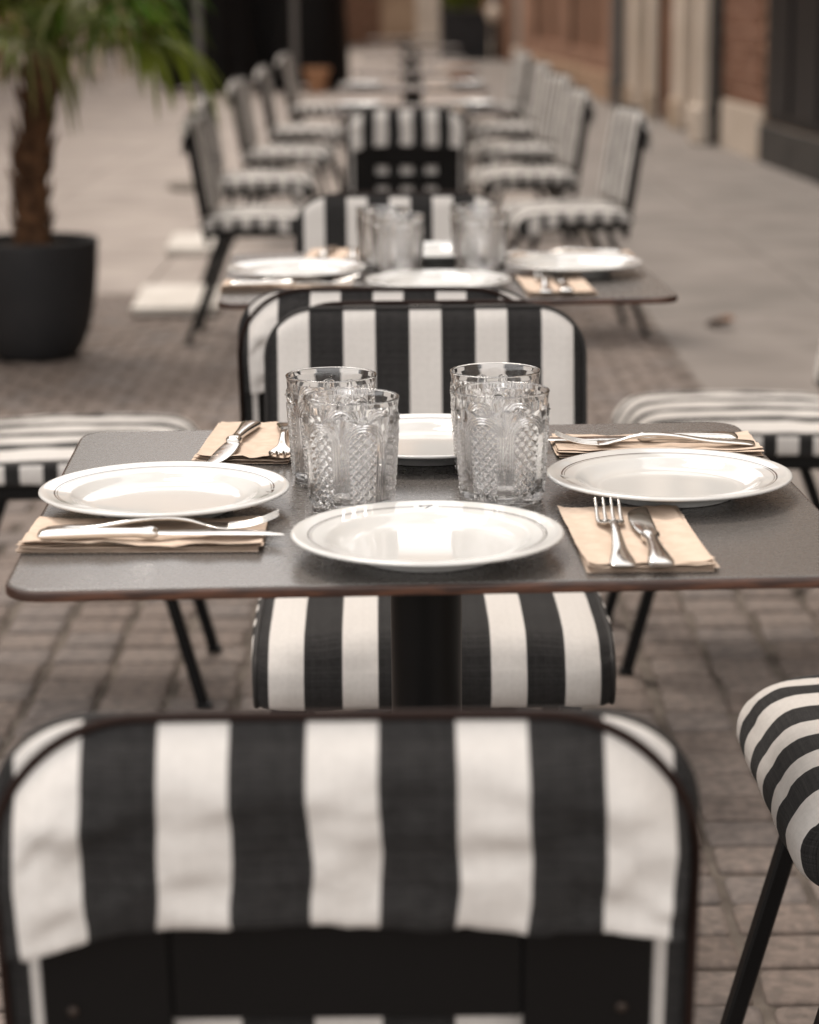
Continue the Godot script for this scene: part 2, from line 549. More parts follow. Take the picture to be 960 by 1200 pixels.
func back_meshes() -> Dictionary:
	var t := back_frame()
	var nx := 48
	var ny := 26
	var out := {}
	var pad := MB.new()
	for side in [1.0, -1.0]:
		var P := []; var U := []
		for j in ny + 1:
			var row := PackedVector3Array(); var ur := PackedVector2Array()
			for i in nx + 1:
				var a := float(i) / nx * 2.0 - 1.0
				a = sin(a * PI / 2.0) * 0.55 + a * 0.45
				var x := a * CW / 2.0
				var yt := back_top(x)
				var b := float(j) / ny
				b = 0.5 - cos(b * PI) * 0.5 if j > 0 and j < ny else b
				var y := yt * b
				var d := minf(CW / 2.0 - absf(x), minf(yt - y, y))
				var e := clampf(d / 0.03, 0.0, 1.0)
				var puff: float = (0.020 if side > 0 else 0.006) * sqrt(maxf(0.0, 1.0 - (1.0 - e) * (1.0 - e)))
				if side > 0:
					puff += 0.0032 * wob.get_noise_2d(x * 150.0, y * 120.0 + 33.0) * e
				row.append(t * Vector3(x, y, puff * side)); ur.append(Vector2(x / PERIOD + 0.5, y / PERIOD))
			P.append(row); U.append(ur)
		var before := pad.ix.size()
		pad.grid(P, U, false, false)
		# face outward
		var k := before
		var n0: Vector3 = pad.n[pad.n.size() - (nx + 1) * ny / 2]
		if n0.dot(t.basis.z * side) < 0.0:
			while k < pad.ix.size():
				var q := pad.ix[k + 1]; pad.ix[k + 1] = pad.ix[k + 2]; pad.ix[k + 2] = q
				k += 3
			for w in range(pad.n.size() - (nx + 1) * (ny + 1), pad.n.size()):
				pad.n[w] = -pad.n[w]
	out.pad = pad.mesh()
	# the flap that hangs over the frame behind
	var flap := MB.new()
	var P := []; var U := []
	var hw := CW / 2.0 - 0.008
	for i in nx + 1:
		var a := float(i) / nx * 2.0 - 1.0
		a = sin(a * PI / 2.0) * 0.4 + a * 0.6
		var x := a * hw
		var row := PackedVector3Array(); var ur := PackedVector2Array()
		var yt := back_top(x, 0.094) + 0.006 * (1.0 - pow(absf(a), 4.0)) - 0.003
		var yb := 0.217 - 0.010 * pow(absf(a), 5.0) - 0.008 * smoothstep(0.6, 1.0, a) + 0.003 * sin(x * 23.0 + 1.0)
		for layer in 2:
			for jj in 21:
				var j: int = jj if layer == 0 else 20 - jj
				var b := float(j) / 20.0
				var y := lerpf(yt, yb, b)
				var drop := yt - y
				var z := -0.006 - 0.029 * (1.0 - pow(1.0 - clampf(drop / 0.04, 0.0, 1.0), 2.0)) - 0.003 * b
				z += (0.0075 * wob.get_noise_2d(x * 110.0 + y * 120.0, y * 230.0 - x * 120.0) + 0.0035 * wob.get_noise_2d(x * 330.0 + 40.0, y * 420.0 + x * 150.0) - 0.003 * pow(1.0 - absf(wob.get_noise_2d(x * 90.0 - y * 150.0 + 70.0, y * 120.0 + x * 60.0)), 9.0)) * smoothstep(0.0, 0.05, drop)
				z -= 0.004 * smoothstep(0.8, 1.0, absf(a)) * b
				if layer == 1: z += 0.0025
				elif b > 0.93: z -= 0.0012                     # the hem is doubled
				row.append(t * Vector3(x + 0.007 * b * wob.get_noise_2d(x * 60.0, y * 80.0), y, z)); ur.append(Vector2(x / PERIOD + 0.5, y / PERIOD))
		row.append(row[0]); ur.append(ur[0])
		P.append(row); U.append(ur)
	flap.grid(P, U, false)
	out.flap = flap.mesh()
	# piping round the seam
	var path := []
	for i in 6:
		path.append(t * Vector3(-CW / 2.0, i / 5.0 * (BACK_H - 0.094), -0.006))
	for i in range(1, 60):
		var a := -cos(PI * i / 60.0)
		var x := a * CW / 2.0
		path.append(t * Vector3(x, back_top(x, 0.094) + 0.006 * (1.0 - pow(absf(a), 4.0)), -0.006))
	for i in 6:
		path.append(t * Vector3(CW / 2.0, (1.0 - i / 5.0) * (BACK_H - 0.094), -0.006))
	var pipe := MB.new()
	pipe.tube(path, 0.0032, 8, true)
	out.pipe = pipe.mesh()
	path = []
	for i in 6:
		path.append(t * Vector3(-CW / 2.0, 0.004 + i / 5.0 * (BACK_H - 0.07), 0.009))
	for i in range(1, 60):
		var x := -cos(PI * i / 60.0) * CW / 2.0
		path.append(t * Vector3(x, back_top(x) - 0.001, 0.009))
	for i in 6:
		path.append(t * Vector3(CW / 2.0, 0.004 + (1.0 - i / 5.0) * (BACK_H - 0.07), 0.009))
	pipe = MB.new()
	pipe.tube(path, 0.0028, 8, true)
	out.front_pipe = pipe.mesh()
	return out

var chair_meshes := {}
func make_chair(label: String, cloth_mat: Material, at: Vector3, turn: float, group := "") -> Node3D:
	var c := thing("bistro_chair", label, "chair", at, turn, group)
	if chair_meshes.is_empty():
		chair_meshes.seat = seat_meshes()
		chair_meshes.back = back_meshes()
		for k in 4:
			var sx: float = [-1, 1, -1, 1][k]
			var sz: float = [1, 1, -1, -1][k]
			var b := MB.new()
			if sz > 0:
				b.bar(Vector3(sx * 0.168, 0.388, 0.125), Vector3(sx * 0.172, 0.006, 0.226), 0.027, 0.020, 0.003)
			else:
				b.bar(Vector3(sx * 0.168, 0.388, -0.12), Vector3(sx * 0.172, 0.006, -0.262), 0.027, 0.020, 0.003)
			b.cube(Vector3(sx * 0.172, 0.004, 0.227 if sz > 0 else -0.263), Vector3(0.03, 0.008, 0.028), 0.003)
			chair_meshes["leg%d" % k] = b.mesh()
		var f := MB.new()
		for sx in [-1.0, 1.0]:
			f.cube(Vector3(sx * 0.186, 0.389, -0.015), Vector3(0.026, 0.026, 0.35), 0.004)
		for z in [-0.176, 0.146]:
			f.cube(Vector3(0, 0.389, z), Vector3(0.344, 0.024, 0.026), 0.004)
		chair_meshes.frame = f.mesh()
		var ss := MB.new()
		ss.cube(Vector3(0, 0, 0), Vector3(0.346, 0.006, 0.045), 0.002)
		chair_meshes.seat_slat = ss.mesh()
		var bt := back_frame()
		for s in [-1, 1]:
			var p := MB.new()
			p.box(bt * Transform3D(Basis(), Vector3(s * 0.149, 0.080, -0.018)), Vector3(0.080, 0.376, 0.012), 0.002)
			chair_meshes["plate%d" % s] = p.mesh()
			var riv := MB.new()
			riv.tube([bt * Vector3(s * 0.170, 0.150, -0.0235), bt * Vector3(s * 0.170, 0.150, -0.0265)], 0.0035, 10)
			chair_meshes["rivet%d" % s] = riv.mesh()
		var sl := MB.new()
		sl.cube(Vector3.ZERO, Vector3(0.218, 0.042, 0.010), 0.002)
		chair_meshes.slat = sl.mesh()
		var tb := MB.new()
		tb.cube(Vector3.ZERO, Vector3(0.218, 0.11, 0.010), 0.002)
		chair_meshes.top_slat = tb.mesh()
	var M := chair_meshes
	for k in 4:
		part("leg", M["leg%d" % k], mats.black_metal, c)
	var fr := part("seat_frame", M.frame, mats.black_metal, c)
	for k in 5:
		part("slat", M.seat_slat, mats.black_metal, fr, Transform3D(Basis(), Vector3(0, 0.3995, -0.135 + 0.062 * k)))
	var bt := back_frame()
	for s in [-1, 1]:
		var pl := part("back_plate", M["plate%d" % s], mats.black_metal, c)
		part("rivet", M["rivet%d" % s], mats.rust, pl)
	part("slat", M.top_slat, mats.black_metal, c, bt * Transform3D(Basis(), Vector3(0, 0.196, -0.018)))
	for k in 3:
		part("slat", M.slat, mats.black_metal, c, bt * Transform3D(Basis(), Vector3(0, 0.089 - 0.064 * k, -0.018)))
	var sc := part("seat_cushion", M.seat.body, cloth_mat, c)
	for s in [-1, 1]:
		part("side_panel", M.seat["side%d" % s], cloth_mat, sc)
		part("piping", M.seat["pipe%d" % s], mats.dark_piping, sc)
	var bc := part("back_cushion", M.back.pad, cloth_mat, c)
	part("flap", M.back.flap, cloth_mat, bc)
	part("piping", M.back.pipe, mats.brown_piping, bc)
	part("piping", M.back.front_pipe, mats.dark_piping, bc)
	return c

# ---------------------------------------------------------------- tables and tableware
func rounded_rect(w: float, d: float, r: float, n := 6) -> Array:
	var out := []
	for q in 4:
		var cx: float = (w / 2.0 - r) * [1, -1, -1, 1][q]
		var cz: float = (d / 2.0 - r) * [1, 1, -1, -1][q]
		for k in n + 1:
			var a := PI / 2.0 * q + PI / 2.0 * k / n
			out.append(Vector2(cx + cos(a) * r, cz + sin(a) * r))
	return out

func slab_rings(outline: Array, rings: Array) -> MB:   # rings: (inset, height)
	var P := []
	for q in rings:
		var row := PackedVector3Array()
		for k in outline.size():
			var p: Vector2 = outline[k]
			var prv: Vector2 = outline[(k - 1 + outline.size()) % outline.size()]
			var nxt: Vector2 = outline[(k + 1) % outline.size()]
			var nrm := (nxt - prv).normalized().orthogonal()
			if nrm.dot(p) < 0: nrm = -nrm
			var e: Vector2 = p - nrm * q.x if q.x < 0.2 else Vector2.ZERO
			row.append(Vector3(e.x, q.y, e.y))
		P.append(row)
	var b := MB.new()
	b.grid(P, null, true)
	return b

var table_meshes := {}
func make_table(label: String, at: Vector3, turn: float) -> Node3D:
	var t := thing("bistro_table", label, "table", at, turn, "square tables standing in a row down the street")
	if table_meshes.is_empty():
		var o := rounded_rect(0.70, 0.66, 0.034, 8)
		table_meshes.top = slab_rings(o, [Vector2(1, 0.7412), Vector2(0.0022, 0.7412), Vector2(0.0022, 0.7494), Vector2(0.0028, 0.75), Vector2(0.004, 0.75), Vector2(0.02, 0.75), Vector2(1, 0.75)]).mesh()
		table_meshes.edge = slab_rings(o, [Vector2(0.0026, 0.7400), Vector2(0.0008, 0.7404), Vector2(0.0, 0.7416), Vector2(0.0, 0.7468), Vector2(0.0006, 0.7484), Vector2(0.0020, 0.7492), Vector2(0.0020, 0.7404), Vector2(0.0026, 0.7400)]).mesh()
		var u := MB.new()
		u.cube(Vector3(0, 0.731, 0), Vector3(0.30, 0.016, 0.05), 0.003)
		u.cube(Vector3(0, 0.7312, 0), Vector3(0.05, 0.0155, 0.30), 0.003)
		table_meshes.bracket = u.mesh()
		var p := MB.new()
		p.lathe([Vector2(0, 0.03), Vector2(0.037, 0.03), Vector2(0.037, 0.035), Vector2(0.0335, 0.042), Vector2(0.0335, 0.715), Vector2(0.036, 0.722), Vector2(0, 0.722)], 40)
		table_meshes.pole = p.mesh()
		var ft := MB.new()
		ft.box(Transform3D(Basis(), Vector3(0.15, 0.021, 0)), Vector3(0.25, 0.022, 0.055), 0.006)
		ft.cube(Vector3(0.262, 0.005, 0), Vector3(0.03, 0.01, 0.04), 0.003)
		table_meshes.foot = ft.mesh()
		var hub := MB.new()
		hub.lathe([Vector2(0, 0.006), Vector2(0.07, 0.006), Vector2(0.075, 0.012), Vector2(0.07, 0.032), Vector2(0, 0.034)], 32)
		table_meshes.hub = hub.mesh()
	var T := table_meshes
	var top := part("tabletop", T.top, mats.laminate, t)
	part("edge_band", T.edge, mats.edge_wood, top)
	part("bracket", T.bracket, mats.black_metal, t)
	part("pole", T.pole, mats.black_metal, t)
	part("base", T.hub, mats.black_metal, t)
	for k in 4:
		part("foot", T.foot, mats.black_metal, t, Transform3D(Basis(Vector3.UP, PI / 4 + PI / 2 * k), Vector3.ZERO))
	return t

var plate_mesh: ArrayMesh
func place_plate(label: String, at: Vector3, turn: float) -> Node3D:
	if plate_mesh == null:
		var b := MB.new()
		var R := 0.113
		b.lathe([Vector2(0, 0.0036), Vector2(0.050, 0.0036), Vector2(0.0555, 0.0040), Vector2(0.0570, 0.0008), Vector2(0.0585, 0.0), Vector2(0.0602, 0.0008), Vector2(0.062, 0.0048), Vector2(0.068, 0.0076), Vector2(0.080, 0.0118), Vector2(0.098, 0.0152), Vector2(R - 0.003, 0.0176), Vector2(R - 0.0006, 0.0186), Vector2(R, 0.0196), Vector2(R - 0.0003, 0.0206), Vector2(R - 0.0016, 0.0213), Vector2(R - 0.004, 0.0213), Vector2(R - 0.008, 0.0205), Vector2(0.098, 0.0188), Vector2(0.088, 0.0172), Vector2(0.0855, 0.0166), Vector2(0.083, 0.0154), Vector2(0.079, 0.0125), Vector2(0.0745, 0.0100), Vector2(0.069, 0.0084), Vector2(0.062, 0.0078), Vector2(0.045, 0.0075), Vector2(0.02, 0.0074), Vector2(0, 0.0074)], 120, Vector3.ZERO, 0.5 / 0.12)
		plate_mesh = b.mesh()
	var o := part("dinner_plate", plate_mesh, mats.porcelain, self)
	o.position = at
	o.rotation.y = turn
	tag(o, label, "plate", "white dinner plates laid on the tables")
	return o

const ARCHES := 6
func glass_relief(theta: float, h: float) -> float:
	var f := fposmod(theta * ARCHES / TAU + 0.5, 1.0) - 0.5
	var L := TAU * 0.0400 / ARCHES
	var s := f * L
	var hc := 0.0625
	var d := absf(s) if h < hc else Vector2(s, h - hc).length()
	var z := 0.0
	for k in 3:
		var e := (d - (0.0189 - 0.0023 * k)) / 0.00085
		z += 0.0016 * exp(-e * e)
	if h < 0.007 or h > 0.0905:
		var fade := smoothstep(0.0905, 0.0885, h) if h > 0.05 else smoothstep(0.004, 0.007, h)
		return z * fade
	if d < 0.0130:
		var a := (s + h) / 0.0092
		var b := (s - h) / 0.0092
		var fa := absf(fposmod(a, 1.0) - 0.5) * 2.0
		var fb := absf(fposmod(b, 1.0) - 0.5) * 2.0
		var groove := maxf(fa, fb)
		var small := maxf(absf(fposmod(a * 2.0, 1.0) - 0.5), absf(fposmod(b * 2.0, 1.0) - 0.5)) * 2.0
		z += 0.0030 * minf(1.0 - groove, 0.62) + 0.0009 * (1.0 - small) * smoothstep(0.9, 0.6, groove)
		z *= smoothstep(0.0130, 0.0120, d)
	elif d > 0.0197:
		var t := L / 2.0 - absf(s)
		if h < 0.058:
			z += 0.0012 * pow(absf(cos(t / 0.0026 * PI * 0.5 + PI * 0.5)), 0.7) * smoothstep(0.058, 0.054, h)
		else:
			# a fan that opens between two arches, scalloped at its upper edge
			var side := (s - L / 2.0) if s > 0.0 else (s + L / 2.0)
			var q := Vector2(side, h - 0.058)
			var rad := q.length()
			var ang := atan2(q.x, q.y)
			var lobes := absf(cos(ang * 7.0))
			z += 0.0018 * lobes * smoothstep(0.004, 0.007, rad) * smoothstep(0.0285 + 0.0018 * lobes, 0.0265 + 0.0018 * lobes, rad)
	# small bosses over the arches
	var boss := Vector2(s, h - 0.0835).length()
	z += 0.0018 * exp(-pow(boss / 0.0034, 4.0)) - 0.0006 * exp(-pow(boss / 0.0016, 2.0))
	return z

var glass_meshes := {}
func place_glass(label: String, at: Vector3, turn: float, seg_per := 88, relief_rows := 200) -> Node3D:
	if not glass_meshes.has(seg_per):
		var H := 0.100
		var rows := []                     # radius, height, relief
		rows.append_array([[0.0, 0.0028, 0], [0.018, 0.0024, 0], [0.028, 0.0008, 0], [0.032, 0.0002, 0], [0.0345, 0.0006, 0], [0.0356, 0.0022, 0]])
		for k in range(1, relief_rows + 1):
			var h := 0.0022 + (0.0945 - 0.0022) * k / relief_rows
			rows.append([0.0352 + 0.0062 * h / H, h, 1])
		for k in range(1, 9):
			var a := PI * k / 8.0
			rows.append([0.0408 + 0.0014 * cos(a) * 1.0, 0.0978 + 0.0016 * sin(a) + 0.0004, 0])
		for k in range(1, 15):
			var h := lerpf(0.0955, 0.013, k / 14.0)
			rows.append([0.0335 + 0.0055 * h / H, h, 0])
		rows.append_array([[0.0328, 0.0105, 0], [0.030, 0.0088, 0], [0.024, 0.0080, 0], [0.012, 0.0078, 0], [0.0, 0.0078, 0]])
		var P := []
		var seg := ARCHES * seg_per
		for q in rows:
			var row := PackedVector3Array()
			for s in seg:
				var th := TAU * s / seg
				var r: float = q[0] + (glass_relief(th, q[1]) if q[2] == 1 else 0.0)
				row.append(Vector3(cos(th) * r, q[1], sin(th) * r))
			P.append(row)
		var b := MB.new()
		b.grid(P, null, true)
		glass_meshes[seg_per] = b.mesh()
	var o := part("tumbler", glass_meshes[seg_per], mats.glass, self)
	o.position = at
	o.rotation.y = turn
	o.scale = Vector3.ONE * 1.03
	tag(o, label, "glass", "pressed glass tumblers on the tables")
	return o

# a lofted bar: list of [z, y, half width, half height]
func loft(b: MB, st: Array, sides := 14, x0 := 0.0, square := 2.6) -> void:
	var P := []
	var first: Array = st[0]
	var last: Array = st[st.size() - 1]
	var all := [[first[0], first[1], 0.0, 0.0, first[4] if first.size() > 4 else 0.0]] + st + [[last[0], last[1], 0.0, 0.0, last[4] if last.size() > 4 else 0.0]]
	for q in all:
		var row := PackedVector3Array()
		var cx: float = x0 + (q[4] if q.size() > 4 else 0.0)
		for s in sides:
			var a := TAU * s / sides
			var ca := cos(a); var sa := sin(a)
			row.append(Vector3(cx + signf(ca) * pow(absf(ca), 2.0 / square) * q[2], q[1] + signf(sa) * pow(absf(sa), 2.0 / square) * q[3], q[0]))
		P.append(row)
	b.grid(P, null, true)

func smooth_stations(st: Array, per := 5) -> Array:
	var out := []
	var m := st.size()
	for k in m - 1:
		for s in per:
			var w := float(s) / per
			var row := []
			for c in st[0].size():
				row.append(cubic_interpolate(st[k][c], st[k + 1][c], st[maxi(k - 1, 0)][c], st[mini(k + 2, m - 1)][c], w))
			out.append(row)
	out.append(st[m - 1])
	return out

var fork_meshes := {}
func place_fork(label: String, at: Vector3, turn: float, tilt := 0.0) -> Node3D:
	if fork_meshes.is_empty():
		var h := MB.new()
		loft(h, smooth_stations([[0.0, 0.0030, 0.0085, 0.0010], [0.004, 0.0032, 0.0105, 0.0017], [0.018, 0.0040, 0.0094, 0.0021], [0.045, 0.0054, 0.0062, 0.0021], [0.080, 0.0102, 0.0040, 0.0021], [0.105, 0.0112, 0.0033, 0.0022], [0.122, 0.0092, 0.0036, 0.0019], [0.136, 0.0055, 0.0054, 0.0013], [0.147, 0.0035, 0.0112, 0.0010], [0.156, 0.0028, 0.0122, 0.0009], [0.1585, 0.0028, 0.0118, 0.0008]]), 16)
		fork_meshes.handle = h.mesh()
		for k in 4:
			var t := MB.new()
			var x := -0.0102 + 0.0068 * k
			loft(t, smooth_stations([[0.156, 0.0028, 0.0020, 0.0010], [0.170, 0.0036, 0.0017, 0.0010], [0.184, 0.0066, 0.0015, 0.0009], [0.196, 0.0112, 0.0012, 0.0008], [0.2005, 0.0134, 0.0006, 0.0005]], 4), 10, x)
			fork_meshes["tine%d" % k] = t.mesh()
	var o := thing("fork", label, "fork", at, turn, "steel forks lying on napkins")
	o.rotation.z = tilt
	part("handle", fork_meshes.handle, mats.steel, o)
	for k in 4:
		part("tine", fork_meshes["tine%d" % k], mats.steel, o)
	return o

var knife_meshes := {}
func place_knife(label: String, at: Vector3, turn: float, tilt := 0.0) -> Node3D:
	if knife_meshes.is_empty():
		var h := MB.new()
		loft(h, smooth_stations([[0.0, 0.0046, 0.0090, 0.0022], [0.004, 0.0046, 0.0108, 0.0040], [0.018, 0.0048, 0.0096, 0.0046], [0.050, 0.0050, 0.0066, 0.0042], [0.080, 0.0050, 0.0055, 0.0038], [0.090, 0.0050, 0.0078, 0.0046], [0.096, 0.0050, 0.0082, 0.0048], [0.101, 0.0048, 0.0062, 0.0030]]), 18)
		knife_meshes.handle = h.mesh()
		var b := MB.new()
		loft(b, smooth_stations([[0.098, 0.0048, 0.0062, 0.0012, 0.0], [0.110, 0.0046, 0.0085, 0.0010, 0.0012], [0.135, 0.0042, 0.0100, 0.0009, 0.0022], [0.165, 0.0037, 0.0102, 0.0008, 0.0024], [0.190, 0.0033, 0.0088, 0.0007, 0.0010], [0.203, 0.0031, 0.0055, 0.0006, -0.0022], [0.208, 0.0030, 0.0020, 0.0004, -0.0050]]), 12, 0.0, 1.6)
		knife_meshes.blade = b.mesh()
	var o := thing("table_knife", label, "knife", at, turn, "steel table knives lying on napkins")
	o.rotation.z = tilt
	part("handle", knife_meshes.handle, mats.steel, o)
	part("blade", knife_meshes.blade, mats.steel, o)
	return o

# a folded paper napkin: layered sheets, slightly lifted and shifted at the open edge (towards +z)
func place_napkin(label: String, at: Vector3, turn: float, w: float, d: float, seed_: int) -> Node3D:
	var o := thing("paper_napkin", label, "napkin", at, turn, "folded paper napkins under cutlery")
	var f := FastNoiseLite.new()
	f.seed = seed_; f.frequency = 1.0
	var r := RandomNumberGenerator.new()
	r.seed = seed_
	for k in 5:
		var b := MB.new()
		var P := []
		var sh := Vector2(r.randf_range(-0.003, 0.003), r.randf_range(-0.0045, 0.004))
		var tw := r.randf_range(-0.02, 0.02)
		var nx := 14
		var nz := 18
		for i in nx + 1:
			var row := PackedVector3Array()
			for side in 2:
				for jj in nz + 1:
					var j: int = jj if side == 0 else nz - jj
					var u := float(i) / nx - 0.5
					var q := float(j) / nz - 0.5
					var edge := smoothstep(0.30, 0.5, q) * (0.4 + 0.6 * f.get_noise_2d(u * 1.6 + k, 3.0) + 0.3)
					var y := 0.0005 + 0.00085 * k + edge * 0.0014 * k + f.get_noise_2d(u * 3.2, q * 3.2 + k * 0.15) * 0.0008 * k
					y += smoothstep(0.35, 0.5, absf(u)) * 0.0004 * k
					if side == 0: y += 0.0006
					var x := u * w + sh.x + tw * q * d
					var z := q * d + sh.y - tw * u * w
					row.append(Vector3(x, maxf(y, 0.0004), z))
			row.append(row[0])
			P.append(row)
		b.grid(P, null, false)
		for e in [0, nx]:
			var bt: PackedVector3Array = P[e]
			for j in nz:
				b.flat(bt[j], bt[j + 1], bt[2 * nz - j], bt[2 * nz + 1 - j], Vector3(-1 if e == 0 else 1, 0, 0))
		part("sheet", b, mats.napkin, o)
	return o

const TOP := 0.7503
func lay_table(dx: float, dz: float, which: String, jit: float) -> void:
	var r := RandomNumberGenerator.new()
	r.seed = hash(which)
	var seg := 88 if jit == 0.0 else 30
	var rows := 200 if jit == 0.0 else 70
	var w := func(x: float, z: float) -> Vector3:
		return Vector3(x + dx + r.randf_range(-jit, jit), TOP, z + dz + r.randf_range(-jit, jit))
	place_plate("white plate at the near edge of the %s table" % which, w.call(0.0145, -1.822), 0.0)
	place_plate("white plate on the left side of the %s table" % which, w.call(-0.221, -2.001), -PI / 2 - 0.15)
	place_plate("white plate on the right side of the %s table" % which, w.call(0.2395, -2.045), PI / 2 + 0.1)
	place_plate("white plate at the far edge of the %s table" % which, w.call(0.018, -2.238), PI)
	place_glass("front left tumbler of the four on the %s table" % which, w.call(-0.0515, -1.999), -0.23, seg, rows)
	place_glass("rear left tumbler of the four on the %s table" % which, w.call(-0.0730, -2.119), 0.1, seg, rows)
	place_glass("front right tumbler of the four on the %s table" % which, w.call(0.0848, -2.027), 0.05, seg, rows)
	place_glass("rear right tumbler of the four on the %s table" % which, w.call(0.0828, -2.136), 0.3, seg, rows)
	var a: Vector3 = w.call(0.190, -1.868)
	place_napkin("beige napkin right of the near plate on the %s table" % which, a, 0.03, 0.102, 0.218, 5)
	place_fork("fork beside the near plate on the %s table" % which, a + Vector3(-0.020, 0.0054, 0.119), PI - 0.02)
	place_knife("knife right of the near fork on the %s table" % which, a + Vector3(0.010, 0.0054, 0.122), PI - 0.01)
	a = w.call(-0.2265, -1.893)
	place_napkin("beige napkin in front of the left plate on the %s table" % which, a, 0.0, 0.202, 0.112, 8)
	place_fork("fork in front of the left plate on the %s table" % which, a + Vector3(-0.086, 0.0054, 0.006), PI / 2 + 0.07, 0.0)
	place_knife("knife in front of the left fork on the %s table" % which, a + Vector3(-0.087, 0.0060, 0.030), PI / 2 + 0.015, 0.0)
	a = w.call(-0.162, -2.297)
	place_napkin("beige napkin left of the far plate on the %s table" % which, a, -0.05, 0.092, 0.205, 11)
	place_knife("knife left of the far plate on the %s table" % which, a + Vector3(-0.004, 0.0054, -0.064), -0.13)
	place_fork("fork left of the far plate on the %s table" % which, a + Vector3(0.032, 0.0054, -0.072), 0.02)
	a = w.call(0.248, -2.262)
	place_napkin("beige napkin behind the right plate on the %s table" % which, a, 0.015, 0.204, 0.100, 14)
	place_knife("knife behind the right plate on the %s table" % which, a + Vector3(0.086, 0.0054, -0.004), -PI / 2 - 0.02)
	place_fork("fork behind the right plate on the %s table" % which, a + Vector3(0.100, 0.0054, 0.022), -PI / 2 - 0.06)

# ---------------------------------------------------------------- ground
func sett_mesh(seed_: int) -> ArrayMesh:
	var f := FastNoiseLite.new()
	f.seed = seed_; f.frequency = 22.0
	var hx := 0.0535; var hz := 0.0475
	var o := rounded_rect(hx * 2, hz * 2, 0.012, 2)
	var P := []
	for q in [Vector2(0.0, -0.03), Vector2(0.0, -0.006), Vector2(0.0025, 0.0005), Vector2(0.012, 0.0022), Vector2(1, 0.0025)]:
		var row := PackedVector3Array()
		for k in o.size():
			var p: Vector2 = o[k]
			var e: Vector2 = p * (1.0 - q.x / 0.05) if q.x < 0.2 else Vector2.ZERO
			e += p.normalized() * f.get_noise_2d(p.x, p.y) * 0.0035 * (0.0 if q.x > 0.2 else 1.0)
			row.append(Vector3(e.x, q.y + f.get_noise_2d(e.x * 2.0 + 7.0, e.y * 2.0) * 0.001, e.y))
		P.append(row)
	var b := MB.new()
	b.grid(P, null, true)
	return b.mesh()

func build_ground() -> void:
	var g := MB.new()
	g.cube(Vector3(0, -0.13, -20), Vector3(160, 0.24, 200))
	structure("ground", g, mats.sand)
	# setts
	var paving := structure("sett_paving")
	var meshes := []
	for k in 4:
		meshes.append(sett_mesh(200 + k * 7))
	var spots := []
	var px := 0.122
	var pz := 0.1045
	for j in range(-10, 90):
		for i in range(-27, 8):
			var z := -j * pz
			var x := i * px + 0.010 * wob.get_noise_2d(i * 30.0, z * 12.0) + (0.008 if j % 2 == 0 else -0.008) * wob.get_noise_1d(i * 77.0)
			if z < -4.9 and j % 2 == 0: x += px * 0.5
			if x > 0.90 or z < -9.2: continue
			var t := Transform3D(Basis(Vector3.UP, rng.randf_range(-0.02, 0.02) + (PI if rng.randf() < 0.5 else 0.0)), Vector3(x, -0.004 + rng.randf_range(-0.0015, 0.0015), z + rng.randf_range(-0.004, 0.004)))
			t.basis = t.basis * Basis(Vector3.RIGHT, rng.randf_range(-0.010, 0.010)) * Basis(Vector3.BACK, rng.randf_range(-0.012, 0.012))
			t.basis = t.basis.scaled_local(Vector3(rng.randf_range(0.98, 1.04), 1, rng.randf_range(0.96, 1.02)))
			var score := 1e9
			# the ones that the camera sees, nearest first
			if (x > 0.30 and z < -2.1 or z < -3.2) and absf(x) < -z * 0.185: score = -z
			spots.append([score, t, rng.randi() % 4, rng.randi() % 4])
	spots.sort_custom(func(a, b): return a[0] < b[0])
	for k in 300:
		var s: Array = spots[k]
		part("sett", meshes[s[2]], mats["sett%d" % s[3]], paving, s[1])
	for tone in 4:
		var list := []
		for k in range(300, spots.size()):
			if spots[k][3] == tone: list.append(spots[k][1])
		var mm := MultiMesh.new()
		mm.transform_format = MultiMesh.TRANSFORM_3D
		mm.mesh = meshes[tone]
		mm.instance_count = list.size()
		for k in list.size():
			mm.set_instance_transform(k, list[k])
		var mi := MultiMeshInstance3D.new()
		mi.name = "sett_field"
		mi.multimesh = mm
		mi.material_override = mats["sett%d" % tone]
		mi.set_meta("kind", "stuff")
		paving.add_child(mi, true)
	# grey slabs along the right-hand houses
	var strip := structure("grey_pavement")
	slabs(strip, 0.905, 3, 0.72, 2.5, -50.0, 0.92, ["slab0", "slab1"], true)
	var pale := structure("pale_pavement")
	slabs(pale, -5.99, 7, 0.98, -9.25, -48.0, 0.98, ["pale0", "pale1"], false)
	var spot := [Vector3(-0.90, 0, -8.88), Vector3(-1.01, 0, -10.9)]
	for k in 2:
		var b := MB.new()
		b.box(Transform3D(Basis(Vector3.UP, TURN), Vector3(0, 0.022, 0)), Vector3(0.33 if k == 0 else 0.26, 0.036, 0.66), 0.006)
		var o := part("stone_slab", b, mats.white_stone, self)
		o.position = spot[k]
		tag(o, ["nearer white stone slab lying on the pavement by the palm", "farther white stone slab lying on the pavement by the chairs"][k], "stone slab", "white stone slabs on the pavement")

func slabs(parent: Node3D, x0: float, cols: int, w: float, z0: float, z1: float, d: float, tones: Array, shifted: bool) -> void:
	var m := MB.new()
	m.cube(Vector3(0, -0.03, 0), Vector3(w - 0.005, 0.06, d - 0.005), 0.004)
	var mesh_ := m.mesh()
	var j := 0
	var z := z0
	while z > z1:
		for i in cols:
			var zz: float = z - (d / 2.0 if shifted and i % 2 == 1 else 0.0)
			var t := Transform3D(Basis(Vector3.RIGHT, rng.randf_range(-0.001, 0.001)), Vector3(x0 + w * (i + 0.5), rng.randf_range(-0.0015, 0.0015), zz - d / 2.0))
			part("slab", mesh_, mats[tones[rng.randi() % 2]], parent, t)
		z -= d
		j += 1

